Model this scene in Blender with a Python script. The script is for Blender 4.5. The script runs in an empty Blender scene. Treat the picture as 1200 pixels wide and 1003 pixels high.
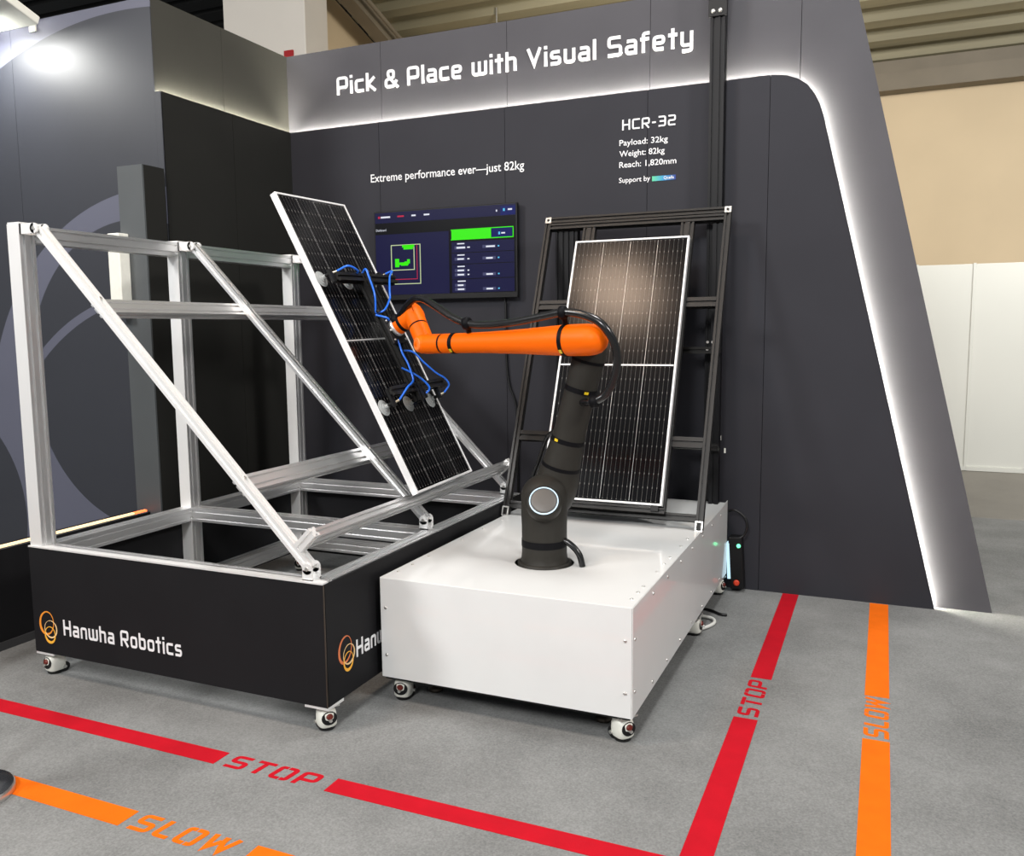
import bpy, math, random
from mathutils import Vector, Matrix
random.seed(7)
V = Vector
scene = bpy.context.scene
COL = scene.collection

# ------------------------------------------------------------------ camera
CAM_H = 1.69
YAW, PITCH, ROLL, FPX = -0.40862, 0.114667, -0.0093988, 1005.74
fw = V((math.sin(YAW)*math.cos(PITCH), math.cos(YAW)*math.cos(PITCH), -math.sin(PITCH)))
rt = V((math.cos(YAW), -math.sin(YAW), 0)); up = rt.cross(fw)
c_, s_ = math.cos(ROLL), math.sin(ROLL)
rt, up = c_*rt + s_*up, -s_*rt + c_*up
cam_d = bpy.data.cameras.new('camera'); cam = bpy.data.objects.new('camera', cam_d); COL.objects.link(cam)
cam_d.sensor_fit = 'HORIZONTAL'; cam_d.sensor_width = 36; cam_d.lens = 36*FPX/1200
cam_d.clip_start = .05; cam_d.clip_end = 200
cam.matrix_world = Matrix(((rt.x, up.x, -fw.x, 0), (rt.y, up.y, -fw.y, 0), (rt.z, up.z, -fw.z, CAM_H), (0, 0, 0, 1)))
scene.camera = cam

# ------------------------------------------------------------------ world, lights, exposure
world = bpy.data.worlds.new('hall_ambient'); scene.world = world; world.use_nodes = True
bg = world.node_tree.nodes['Background']; bg.inputs[0].default_value = (.92, .96, 1.0, 1); bg.inputs[1].default_value = .29
scene.view_settings.view_transform = 'Standard'; scene.view_settings.look = 'None'
scene.view_settings.exposure = 0.0; scene.view_settings.gamma = 1.0
scene.view_settings.use_curve_mapping = False

def area(name, loc, target, power, size, color=(1, 1, 1), size_y=None, shape=None):
    d = bpy.data.lights.new(name, 'AREA'); d.energy = power; d.color = color
    d.shape = shape or ('RECTANGLE' if size_y else 'DISK'); d.size = size
    if size_y: d.size_y = size_y
    o = bpy.data.objects.new(name, d); COL.objects.link(o); o.location = loc
    o.rotation_euler = (V(target) - V(loc)).to_track_quat('-Z', 'Y').to_euler()
    return o
# unseen high-bay lamps of the hall, plus added fill lamps for the pedestal
area('hall_lamp_front', (-6.6, -2.2, 5.8), (-1.8, 3.4, .6), 350, 1.8, (1.0, .995, .985))
area('hall_lamp_near', (-0.9, -3.4, 5.2), (-1.4, 3.2, .4), 310, 1.6, (1.0, .995, .985))
area('hall_lamp_over', (-3.2, 1.25, 6.2), (-3.0, 1.6, 0), 95, 1.0, (1.0, .74, .55))
area('fill_lamp_above', (-0.6, 3.9, 6.6), (-0.9, 3.9, 0), 150, 1.2, (1.0, .99, .97))  # added fill to lift the pedestal top, kept out of the panel's reflection
area('fill_lamp_right', (4.6, 1.6, 5.6), (-0.8, 4.2, .3), 290, 1.2, (1.0, .96, .92))  # added fill aimed at the pedestal's right side, softens the shadows there
area('hall_lamp_aisle', (3.5, 9.2, 5.0), (2.5, 11.5, 1.5), 200, 1.2, (1.0, .97, .92))
area('hall_lamp_aisle_far', (-2.5, 9.2, 5.2), (-3.0, 12.5, 4.2), 120, 1.2, (1.0, .9, .74))

# ------------------------------------------------------------------ materials
MATS = {}
def mat(name, col, rough=.5, metal=0., spec=.5, coat=0., var=.06, scale=8., bump=0., bscale=200., emit=None, estr=0., aniso=None, coat_rough=.1):
    if name in MATS: return MATS[name]
    m = bpy.data.materials.new(name); m.use_nodes = True; nt = m.node_tree; N = nt.nodes; L = nt.links
    b = N['Principled BSDF']
    b.inputs['Roughness'].default_value = rough; b.inputs['Metallic'].default_value = metal
    b.inputs['Specular IOR Level'].default_value = spec
    b.inputs['Coat Weight'].default_value = coat; b.inputs['Coat Roughness'].default_value = coat_rough
    tc = N.new('ShaderNodeTexCoord')
    nz = N.new('ShaderNodeTexNoise'); nz.inputs['Scale'].default_value = scale; nz.inputs['Detail'].default_value = 4
    if aniso:
        mp = N.new('ShaderNodeMapping'); mp.inputs['Scale'].default_value = aniso
        L.new(tc.outputs['Object'], mp.inputs['Vector']); L.new(mp.outputs['Vector'], nz.inputs['Vector'])
    else:
        L.new(tc.outputs['Object'], nz.inputs['Vector'])
    rp = N.new('ShaderNodeValToRGB'); e = rp.color_ramp.elements
    e[0].position = .3; e[1].position = .7
    e[0].color = (*[max(0, c*(1-var)) for c in col], 1); e[1].color = (*[min(1, c*(1+var)) for c in col], 1)
    L.new(nz.outputs['Fac'], rp.inputs['Fac']); L.new(rp.outputs['Color'], b.inputs['Base Color'])
    if bump:
        n2 = N.new('ShaderNodeTexNoise'); n2.inputs['Scale'].default_value = bscale; n2.inputs['Detail'].default_value = 3
        L.new(tc.outputs['Object'], n2.inputs['Vector'])
        bp = N.new('ShaderNodeBump'); bp.inputs['Strength'].default_value = bump; bp.inputs['Distance'].default_value = .004
        L.new(n2.outputs['Fac'], bp.inputs['Height']); L.new(bp.outputs['Normal'], b.inputs['Normal'])
    if emit:
        b.inputs['Emission Color'].default_value = (*emit, 1); b.inputs['Emission Strength'].default_value = estr
    MATS[name] = m
    return m

def S(r, g, b):           # sRGB 0-255 -> linear
    f = lambda c: (c/255/12.92) if c <= 10 else (((c/255)+.055)/1.055)**2.4
    return (f(r), f(g), f(b))

M_ALU = mat('brushed_aluminium', (.86, .86, .86), .36, .9, var=.02, scale=4)
M_ALUW = mat('pale_aluminium', (.90, .90, .89), .45, .45, var=.02, scale=4)  # paler metal; also stands for lit fronts of uprights and nearest brace
M_BLK_PROFILE = mat('black_anodised_profile', S(33, 32, 31), .4, .3, var=.1, scale=25)
M_MAST = mat('black_mast_profile', S(13, 13, 16), .45, .1, spec=.3, var=.1, scale=25)
M_BLK = mat('black_plastic', S(20, 20, 21), .45, spec=.3, var=.1)
M_RUB = mat('black_rubber', S(16, 16, 17), .42, var=.1)
M_HOSE = mat('glossy_black_hose', S(18, 18, 19), .25, coat=.3, var=.1, scale=40)
M_WHITE = mat('white_powder_coat', (.80, .81, .80), .3, var=.02, scale=4, coat=.6, coat_rough=.06)
M_WHITE_SIDE = M_WHITE
M_SKIRT = mat('black_skirt_board', S(28, 28, 30), .6, spec=.15, var=.06, scale=5)
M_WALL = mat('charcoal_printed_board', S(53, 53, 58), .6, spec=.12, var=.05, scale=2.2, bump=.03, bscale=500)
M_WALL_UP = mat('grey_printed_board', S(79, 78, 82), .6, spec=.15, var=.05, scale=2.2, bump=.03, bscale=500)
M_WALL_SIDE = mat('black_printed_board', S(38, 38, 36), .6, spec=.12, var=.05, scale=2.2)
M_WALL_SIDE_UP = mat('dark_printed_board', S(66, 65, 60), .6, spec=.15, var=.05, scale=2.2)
M_LETTER = mat('white_vinyl', (.86, .86, .87), .5, var=.02)
M_PILLAR = mat('grey_laminate', S(80, 84, 86), .5, var=.04, scale=5)
M_LED = mat('led_strip_white', (1, 1, .95), .5, emit=(1, .97, .84), estr=165)
M_LEDY = mat('led_strip_warm', (1, .8, .5), .5, emit=(1, .62, .28), estr=1.3)
M_LEDR = mat('led_strip_red_end', (1, .3, .1), .5, emit=(1, .12, .03), estr=3)
M_OR = mat('orange_robot_paint', S(250, 106, 0), .45, var=.03, scale=3, spec=.18)
M_ARM = mat('anthracite_robot_paint', S(46, 44, 40), .5, .1, spec=.25, var=.05, scale=30, bump=.08, bscale=900)
M_BAND = mat('black_strap', S(14, 14, 17), .55, spec=.12, var=.1)
M_YEL = mat('yellow_print', S(235, 200, 30), .5, var=.05)
M_GREYR = mat('grey_cap', S(98, 94, 90), .4, var=.04)
M_RING = mat('light_ring', (.6, .8, .95), .4, emit=(.42, .64, .82), estr=.5)
M_SIL = mat('silver_adapter', S(205, 206, 206), .35, .6, var=.03)
M_BLUE = mat('blue_air_hose', S(36, 112, 232), .3, var=.05, coat=.3)
M_CUP = mat('translucent_silicone', S(190, 194, 194), .45, var=.05)
M_CUP.node_tree.nodes['Principled BSDF'].inputs['Transmission Weight'].default_value = .35
M_BRASS = mat('nickel_fitting', S(215, 205, 180), .3, .8, var=.05)
M_PFRAME = mat('panel_frame_aluminium', (.90, .90, .90), .4, .25, var=.02)
M_BACK = mat('black_backsheet', S(8, 8, 9), .12, var=.05, coat=.5, coat_rough=.05)
M_RIB = mat('silver_ribbon', S(205, 205, 205), .35, .5, var=.05)
M_RED = mat('red_floor_tape', S(180, 6, 28), .9, spec=.2, var=.07, scale=9, bump=.25, bscale=260)
M_ORT = mat('orange_floor_tape', S(228, 104, 4), .9, spec=.2, var=.06, scale=9, bump=.25, bscale=260)
M_CAST = mat('cream_cast_caster', S(236, 236, 226), .4, var=.03, scale=30)
M_STEEL = mat('zinc_steel', (.72, .71, .68), .32, .9, var=.05, scale=40)
M_STEELD = mat('dark_steel', S(88, 80, 72), .4, .8, var=.1, scale=40)
M_RDIAL = mat('red_dial', S(105, 32, 20), .45, var=.1)
M_YWHEEL = mat('yellow_wheel', S(205, 195, 95), .5, var=.05)
M_CREAM = mat('cream_painted_wall', S(206, 188, 158), .8, var=.05, scale=.8, bump=.05, bscale=60)
M_COLUMN = mat('pale_concrete', S(226, 219, 208), .8, var=.03, scale=1.5)
M_PART = mat('white_partition', S(228, 229, 222), .6, var=.02, scale=1)
M_ROOF = mat('olive_roof_sheet', S(142, 136, 112), .6, var=.12, scale=1.5, aniso=(.2, 4, 4))
M_ROOF_UNLIT = mat('unlit_roof_sheet', S(18, 18, 16), .7, var=.2, scale=2)  # unlit part of the same roof, its shade put into a near-black colour
M_BEAM = mat('grey_brown_beam', S(120, 112, 98), .6, var=.1, scale=2)
M_CABW = mat('white_cable', S(220, 220, 214), .5, var=.03)
M_REDS = mat('red_sign', S(170, 20, 25), .5, var=.05)

# ------------------------------------------------------------------ mesh helpers
class MB:
    def __init__(s): s.v = []; s.f = []; s.sm = []
    def add(s, vs, fs, smooth=False):
        o = len(s.v); s.v += [V(p) for p in vs]
        for f in fs: s.f.append([i+o for i in f]); s.sm.append(smooth)
        return s
    def obox(s, c, ax, h):
        c = V(c); X, Y, Z = [V(a)*k for a, k in zip(ax, h)]
        vs = [c + X*i + Y*j + Z*k for i in (-1, 1) for j in (-1, 1) for k in (-1, 1)]
        fs = [(0, 1, 3, 2), (4, 6, 7, 5), (0, 4, 5, 1), (2, 3, 7, 6), (0, 2, 6, 4), (1, 5, 7, 3)]
        return s.add(vs, fs)
    def box(s, x0, x1, y0, y1, z0, z1):
        return s.obox(((x0+x1)/2, (y0+y1)/2, (z0+z1)/2), ((1, 0, 0), (0, 1, 0), (0, 0, 1)), ((x1-x0)/2, (y1-y0)/2, (z1-z0)/2))
    def prism(s, poly, o, ux, uy, ext):
        o = V(o); ux = V(ux); uy = V(uy); ext = V(ext); n = len(poly)
        a = [o + ux*p[0] + uy*p[1] for p in poly]; b = [p + ext for p in a]
        fs = [list(range(n))[::-1], list(range(n, 2*n))] + [(i, (i+1) % n, n+(i+1) % n, n+i) for i in range(n)]
        return s.add(a+b, fs)
    def lathe(s, prof, o, axis, n=28, smooth=True, cap0=True, cap1=True, ref=None):
        o = V(o); ax = V(axis).normalized(); r = V(ref) if ref else ax.orthogonal().normalized(); q = ax.cross(r)
        vs = []; fs = []
        for (rad, h) in prof:
            for i in range(n):
                t = 2*math.pi*i/n; vs.append(o + ax*h + (r*math.cos(t) + q*math.sin(t))*rad)
        for k in range(len(prof)-1):
            for i in range(n):
                j = (i+1) % n; fs.append((k*n+i, k*n+j, (k+1)*n+j, (k+1)*n+i))
        s.add(vs, fs, smooth)
        if cap0 and prof[0][0] > 1e-5: s.add(vs[:n], [list(range(n))[::-1]])
        if cap1 and prof[-1][0] > 1e-5: s.add(vs[-n:], [list(range(n))])
        return s
    def cyl(s, p0, p1, r0, r1=None, n=24, smooth=True):
        p0 = V(p0); p1 = V(p1); d = p1-p0
        return s.lathe([(r0, 0), (r0 if r1 is None else r1, d.length)], p0, d, n, smooth)
    def sphere(s, c, r, n=20, m=12, squash=(1, 1, 1), axis=(0, 0, 1)):
        pr = [(max(1e-4, r*math.sin(math.pi*k/m)), -r*math.cos(math.pi*k/m)) for k in range(m+1)]
        return s.lathe(pr, c, axis, n, True, False, False)
    def tube(s, path, r, n=10, res=6, smooth_path=True):
        pts = catmull([V(p) for p in path], res) if smooth_path else [V(p) for p in path]
        t0 = (pts[1]-pts[0]).normalized(); nr = t0.orthogonal().normalized(); vs = []; fs = []
        for k, p in enumerate(pts):
            t = (pts[min(k+1, len(pts)-1)] - pts[max(k-1, 0)]).normalized()
            nr = (nr - t*nr.dot(t)).normalized(); b = t.cross(nr)
            rr = r(k/(len(pts)-1)) if callable(r) else r
            for i in range(n):
                a = 2*math.pi*i/n; vs.append(p + (nr*math.cos(a)+b*math.sin(a))*rr)
        for k in range(len(pts)-1):
            for i in range(n):
                j = (i+1) % n; fs.append((k*n+i, k*n+j, (k+1)*n+j, (k+1)*n+i))
        s.add(vs, fs, True); s.add(vs[:n], [list(range(n))[::-1]]); s.add(vs[-n:], [list(range(n))])
        return s
    def slot(s, p0, p1, w, h, upv, cell=.04):
        """T-slot aluminium profile from p0 to p1 (centre line), w across, h along upv."""
        p0 = V(p0); p1 = V(p1); d = (p1-p0).normalized(); u = V(upv); u = (u - d*u.dot(d)).normalized(); x = d.cross(u)
        def side(a, b):       # points from corner a to corner b (2D) with slots, excluding b
            a = V(a); b = V(b); Ln = (b-a).length; e = (b-a)/Ln; nin = V((-e.y, e.x)); k = max(1, round(Ln/cell)); out = [a]
            for i in range(k):
                m = a + e*(Ln*(i+.5)/k); g = .0065; dp = .010
                out += [m-e*g, m-e*g+nin*dp, m+e*g+nin*dp, m+e*g]
            return out
        cs = [(-w/2, -h/2), (w/2, -h/2), (w/2, h/2), (-w/2, h/2)]; poly = []
        for i in range(4): poly += side(cs[i], cs[(i+1) % 4])
        return s.prism([(p[0], p[1]) for p in poly], p0, x, u, p1-p0)

def catmull(P, res):
    out = []
    for i in range(len(P)-1):
        a = P[i-1] if i else P[0]*2-P[1]; b, c = P[i], P[i+1]; d = P[i+2] if i+2 < len(P) else P[-1]*2-P[-2]
        for k in range(res):
            t = k/res; out.append(.5*((2*b)+(c-a)*t+(2*a-5*b+4*c-d)*t*t+(3*b-a-3*c+d)*t**3))
    return out+[P[-1]]

def origin_of(o):
    p = V((0, 0, 0))
    while o is not None: p += o.location; o = o.parent
    return p
def link(name, me, m, parent=None, loc=(0, 0, 0), rot=None):
    o = bpy.data.objects.new(name, me); COL.objects.link(o); o.parent = parent; o.location = loc
    if rot is not None: o.rotation_euler = rot
    if m and not me.materials: me.materials.append(m)
    return o
def mesh(name, mb, m, off=V((0, 0, 0))):
    me = bpy.data.meshes.new(name); me.from_pydata([p-off for p in mb.v], [], mb.f)
    me.polygons.foreach_set('use_smooth', mb.sm); me.materials.append(m); me.update()
    return me
def obj(name, mb, m, parent=None, bevel=0., local=False):
    if parent is None:
        xs = [p.x for p in mb.v]; ys = [p.y for p in mb.v]; zs = [p.z for p in mb.v]
        off = V(((min(xs)+max(xs))/2, (min(ys)+max(ys))/2, min(zs)))
        o = link(name, mesh(name, mb, m, off), m, None, off)
    else:
        off = V((0, 0, 0)) if local else origin_of(parent)
        o = link(name, mesh(name, mb, m, off), m, parent)
    if bevel:
        b = o.modifiers.new('edge', 'BEVEL'); b.width = bevel; b.segments = 2; b.limit_method = 'ANGLE'; b.angle_limit = math.radians(50)
    return o
def B(*a): return MB().box(*a)
def thing(name, label, cat, loc, group=None):
    o = bpy.data.objects.new(name, None); COL.objects.link(o); o.location = loc; o.empty_display_size = .1
    o['label'] = label; o['category'] = cat
    if group: o['group'] = group
    return o
def tag(o, label, cat, group=None):
    o['label'] = label; o['category'] = cat
    if group: o['group'] = group
    return o
def struct(o, label=None):
    o['kind'] = 'structure'
    if label: o['label'] = label
    return o

# ------------------------------------------------------------------ stroke lettering
LO, CP, XH = .08, .92, .65
def glyphs():
    g = {}
    L = .09; R = .70; r = .56
    g['P'] = (.78, [[(L, 0), (L, CP), (R, CP), (R, .40), (L+.09, .40)]])
    g['R'] = (.80, [[(L, 0), (L, CP), (R, CP), (R, .44), (L+.09, .44)], [(.38, .40), (.70, 0)]])
    g['i'] = (.18, [[(L, 0), (L, .73)], [(L, .86), (L, 1.02)]])
    g['c'] = (.62, [[(.60, XH), (L, XH), (L, LO), (.60, LO)]])
    g['k'] = (.66, [[(L, 0), (L, 1)], [(.58, .73), (.14, .38), (.62, 0)]])
    g['&'] = (.88, [[(.86, 0), (.24, .64), (.24, CP), (.60, CP), (.60, .62)], [(.60, .66), (.60, .56), (L, .44), (L, LO), (.60, LO), (.80, .40)]])
    g['l'] = (.18, [[(L, 0), (L, 1)]])
    g['a'] = (.65, [[(L+.02, XH), (r, XH), (r, 0)], [(r, .38), (L, .38), (L, LO), (r, LO)]])
    g['e'] = (.65, [[(r, LO), (L, LO), (L, XH), (r, XH), (r, .36), (L+.09, .36)]])
    g['w'] = (.94, [[(L, .73), (L, LO), (.47, LO), (.47, .73)], [(.47, LO), (.85, LO), (.85, .73)]])
    g['t'] = (.46, [[(.23, .96), (.23, 0)], [(.0, XH), (.46, XH)]])
    g['h'] = (.65, [[(L, 0), (L, 1)], [(L, XH), (r, XH), (r, 0)]])
    g['n'] = (.65, [[(L, 0), (L, XH), (r, XH), (r, 0)]])
    g['V'] = (.84, [[(.07, 1), (.42, .17), (.77, 1)]])
    g['s'] = (.62, [[(.54, XH), (L, XH), (L, .37), (.54, .37), (.54, LO), (.04, LO)]])
    g['u'] = (.65, [[(L, .73), (L, LO), (r, LO), (r, .73)]])
    g['S'] = (.78, [[(R, CP), (L, CP), (L, .5), (R, .5), (R, LO), (.03, LO)]])
    g['f'] = (.48, [[(.48, CP), (.16, CP), (.16, 0)], [(0, XH), (.46, XH)]])
    g['y'] = (.65, [[(L, .73), (L, LO), (r, LO)], [(r, .73), (r, -.18), (L, -.18)]])
    g['H'] = (.80, [[(L, 0), (L, 1)], [(R, 0), (R, 1)], [(L, .5), (R, .5)]])
    g['C'] = (.76, [[(.74, CP), (L, CP), (L, LO), (.74, LO)]])
    g['-'] = (.44, [[(.04, .46), (.40, .46)]])
    g['3'] = (.76, [[(.06, CP), (.67, CP), (.67, LO), (.06, LO)], [(.16, .5), (.67, .5)]])
    g['2'] = (.76, [[(.06, CP), (.67, CP), (.67, .5), (L, .5), (L, LO), (.70, LO)]])
    g['b'] = (.65, [[(L, 1), (L, LO), (r, LO), (r, XH), (L+.09, XH)]])
    g['o'] = (.65, [[(L, LO), (r, LO), (r, XH), (L, XH), 'Z']])
    g['T'] = (.74, [[(0, CP), (.74, CP)], [(.37, .80), (.37, 0)]])
    g['O'] = (.80, [[(.30, CP), (L, CP), (L, LO), (.44, LO)], [(.50, LO), (.71, LO), (.71, CP), (.36, CP)]])
    g['L'] = (.62, [[(L, 1), (L, LO), (.62, LO)]])
    g['W'] = (1.0, [[(.06, 1), (.22, .17), (.46, .70)], [(.50, .96), (.52, .66), (.74, .17), (.94, 1)]])
    g[' '] = (.30, [])
    return g
GL = glyphs()
def rounded(pts, rad, closed):
    out = []; n = len(pts)
    for i, p in enumerate(pts):
        if not closed and i in (0, n-1): out.append(p); continue
        a = pts[(i-1) % n]; b = pts[(i+1) % n]
        da = a-p; db = b-p; k = min(rad, da.length*.48, db.length*.48)
        tn = (-da.normalized()).dot(db.normalized())
        if tn > .97 or tn < -.3: out.append(p); continue
        A = p+da.normalized()*k; Bq = p+db.normalized()*k
        for j in range(5):
            t = j/4; out.append(A*(1-t)**2 + p*2*t*(1-t) + Bq*t*t)
    return out
def lettering(mb, text, o, ux, uy, nrm, height, width, stroke=.165, thick=.003, shear=0., gap=.15, rad=.13):
    """techno style lettering set from o along ux; width is the length of the whole line."""
    o = V(o); ux = V(ux); uy = V(uy); ext = V(nrm)*thick; single = isinstance(mb, list)
    tot = 0; pos = []
    for ch in text: pos.append(tot); tot += GL[ch][0]+gap
    tot -= gap; kx = width/tot
    for ch, x0 in zip(text, pos):
        if single and ch != ' ': mb.append(MB())
        for pi_, pl in enumerate(GL[ch][1]):
            ex_ = ext*(1+.12*pi_)
            closed = pl[-1] == 'Z'; P = [V((x+x0, y)) for x, y in (pl[:-1] if closed else pl)]
            P = rounded(P, rad, closed); n = len(P); Lf = []; Rt = []
            for i in range(n):
                a = P[(i-1) % n] if (closed or i) else None; b = P[(i+1) % n] if (closed or i < n-1) else None
                d1 = (P[i]-a).normalized() if a is not None else None; d2 = (b-P[i]).normalized() if b is not None else None
                d1 = d1 or d2; d2 = d2 or d1
                n1 = V((-d1.y, d1.x)); n2 = V((-d2.y, d2.x)); m = (n1+n2).normalized(); k = stroke/2/max(.35, m.dot(n1))
                Lf.append(P[i]+m*k); Rt.append(P[i]-m*k)
            to3 = lambda p: o + ux*((p.x + shear*p.y)*kx) + uy*(p.y*height)
            if shear: to3 = lambda p: o + ux*(p.x*kx + shear*p.y*height) + uy*(p.y*height)
            a3 = [to3(p) for p in Lf]; b3 = [to3(p) for p in Rt]
            vs = a3+b3+[p+ex_ for p in a3]+[p+ex_ for p in b3]; fs = []
            for i in range(n if closed else n-1):
                j = (i+1) % n
                fs += [(2*n+i, 3*n+i, 3*n+j, 2*n+j), (i, j, n+j, n+i), (i, 2*n+i, 2*n+j, j), (n+i, n+j, 3*n+j, 3*n+i)]
            if not closed:
                fs += [(0, n, 3*n, 2*n), (n-1, 3*n-1, 4*n-1, 2*n-1)]
            (mb[-1] if single else mb).add(vs, fs)
    return mb
def letters(parent, m, *a, **k):
    for q in lettering([], *a, **k): obj('letter', q, m, parent)
_TXT = {}
def sans(mb, text, o, ux, uy, nrm, height, width, thick=.002, bold=.0):
    """plain sans lettering from the built-in font, fitted into width x cap height."""
    cu = bpy.data.curves.new('t', 'FONT'); cu.body = text; cu.size = 1; cu.resolution_u = 3; cu.offset = bold
    ob = bpy.data.objects.new('t', cu); COL.objects.link(ob); dg = bpy.context.evaluated_depsgraph_get()
    me = bpy.data.meshes.new_from_object(ob.evaluated_get(dg))
    vs = [v.co.copy() for v in me.vertices]; fs = [list(p.vertices) for p in me.polygons]
    bpy.data.objects.remove(ob); bpy.data.curves.remove(cu); bpy.data.meshes.remove(me)
    x0 = min(v.x for v in vs); x1 = max(v.x for v in vs); kx = width/(x1-x0); ky = height/.70
    o = V(o); ux = V(ux); uy = V(uy); e = V(nrm)*thick
    return mb.add([o+ux*((v.x-x0)*kx)+uy*(v.y*ky)+e for v in vs], fs)

# ================================================================== THE SETTING
YB, YU = 5.565, 5.615           # lower board face, upper layer face of the back wall
XS, XSU = -4.235, -4.285        # the same for the return wall on the left
ZT, ZL = 3.775, 3.198           # wall top, LED line
YG = 4.27                       # printed wall on the left

# floor: carpet of the stand, concrete aisle behind
def floor_mat(name, c1, c2, sc):
    m = mat(name, c1, .95, var=.0, spec=.2, bump=.5, bscale=420)
    nt = m.node_tree; N = nt.nodes; L = nt.links; b = N['Principled BSDF']
    tc = N.new('ShaderNodeTexCoord')
    n1 = N.new('ShaderNodeTexNoise'); n1.inputs['Scale'].default_value = sc; n1.inputs['Detail'].default_value = 6; n1.inputs['Roughness'].default_value = .62
    n2 = N.new('ShaderNodeTexNoise'); n2.inputs['Scale'].default_value = 130; n2.inputs['Detail'].default_value = 3
    mx = N.new('ShaderNodeMath'); mx.operation = 'MULTIPLY_ADD'; mx.inputs[1].default_value = .55; 
    ad = N.new('ShaderNodeMath'); ad.operation = 'MULTIPLY'; ad.inputs[1].default_value = .45
    L.new(tc.outputs['Object'], n1.inputs['Vector']); L.new(tc.outputs['Object'], n2.inputs['Vector'])
    L.new(n2.outputs['Fac'], ad.inputs[0]); L.new(n1.outputs['Fac'], mx.inputs[0]); L.new(ad.outputs[0], mx.inputs[2])
    rp = N.new('ShaderNodeValToRGB'); e = rp.color_ramp.elements
    e[0].position = .33; e[1].position = .68; e[0].color = (*c1, 1); e[1].color = (*c2, 1)
    L.new(mx.outputs[0], rp.inputs['Fac']); L.new(rp.outputs['Color'], b.inputs['Base Color'])
    return m
M_CARPET = floor_mat('grey_needle_felt_carpet', S(104, 105, 104), S(146, 147, 146), 1.6)
M_CONC = floor_mat('polished_concrete', S(96, 91, 84), S(134, 129, 121), .9)
M_CONC.node_tree.nodes['Principled BSDF'].inputs['Roughness'].default_value = .35
struct(obj('floor', B(-9, 7, -5, 8.45, -.05, 0), M_CARPET))
struct(obj('floor_hall', B(-9, 12, 8.45, 15, -.05, -.004), M_CONC))

def clip(poly, x, keep_right):
    out = []
    for i, p in enumerate(poly):
        q = poly[(i+1) % len(poly)]; ip = (p[0] >= x) == keep_right or p[0] == x; iq = (q[0] >= x) == keep_right or q[0] == x
        if ip: out.append(p)
        if ip != iq:
            t = (x-p[0])/(q[0]-p[0]); out.append((x, p[1]+(q[1]-p[1])*t))
    return out
def panels(parent, poly, seams, y, ydepth, m, name):
    xs = [-99]+list(seams)+[99]
    for a, b in zip(xs[:-1], xs[1:]):
        pc = clip(clip(poly, a+.0016, True), b-.0016, False)
        if len(pc) < 3: continue
        obj(name, MB().prism(pc, (0, y, 0), (1, 0, 0), (0, 0, 1), (0, ydepth, 0)), m, parent)

# back wall: upper layer (light grey) and the lower board with the rounded corner
wb = bpy.data.objects.new('wall_back', None); COL.objects.link(wb); wb.location = (-1.9, 5.65, 0)
struct(wb, 'charcoal exhibition back wall with glowing white light line')
outer = [(XSU-.1, 0), (.641, 0), (-.2565, ZT), (XSU-.1, ZT)]
panels(wb, outer, (-3.449, -2.444, -1.444, -.524), YU, .06, M_WALL_UP, 'upper_panel')
arc = [(-.68, 3.198), (-.60, 3.187), (-.532, 3.160), (-.475, 3.118), (-.433, 3.062), (-.402, 3.000), (-.378, 2.925)]
edge = [(XS, ZL)] + arc + [(.3335, 0)]
lower = [(XS, 0), (.3335, 0)] + arc[::-1] + [(XS, ZL)]
panels(wb, lower, (-3.449, -2.444, -1.444, -.689), YB, .02, M_WALL, 'lower_panel')
# spacer behind the board keeps it off the wall; the LED strip runs round its edge
inset = [(XS, 0), (.29, 0), (-.42, 2.92), (-.47, 3.05), (-.56, 3.13), (-.69, 3.165), (XS, 3.165)]
obj('light_block_liner', MB().prism([(p[0], p[1]-(.003 if p[1] > 1 else 0)) for p in lower], (0, YB+.0202, 0), (1, 0, 0), (0, 0, 1), (0, .0014, 0)), M_BLK, wb)  # added hidden sheet that blocks LED light leaking through the panel seams
obj('spacer', MB().prism(inset, (0, YB+.02, 0), (1, 0, 0), (0, 0, 1), (0, .028, 0)), M_BLK, wb)
def ribbon(path, y0, y1, th, m, name, parent):
    mb = MB()
    for (a, b) in zip(path[:-1], path[1:]):
        d = (V(b)-V(a)); n2 = V((-d.y, d.x)).normalized()*-1
        p = [V((a[0], y0, a[1])), V((b[0], y0, b[1])), V((b[0], y1, b[1])), V((a[0], y1, a[1]))]
        k = V((n2.x, 0, n2.y))*th
        mb.add(p+[q+k for q in p], [(0, 1, 2, 3), (7, 6, 5, 4), (0, 4, 5, 1), (1, 5, 6, 2), (2, 6, 7, 3), (3, 7, 4, 0)])
    return obj(name, mb, m, parent)
ledpath = [(XS, 3.178), (-.685, 3.178), (-.605, 3.167), (-.545, 3.143), (-.492, 3.104), (-.453, 3.052), (-.423, 2.993), (-.40, 2.92), (.312, .005)]
ribbon(ledpath, YB+.0235, YB+.046, .006, M_LED, 'led_strip', wb)

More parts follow.
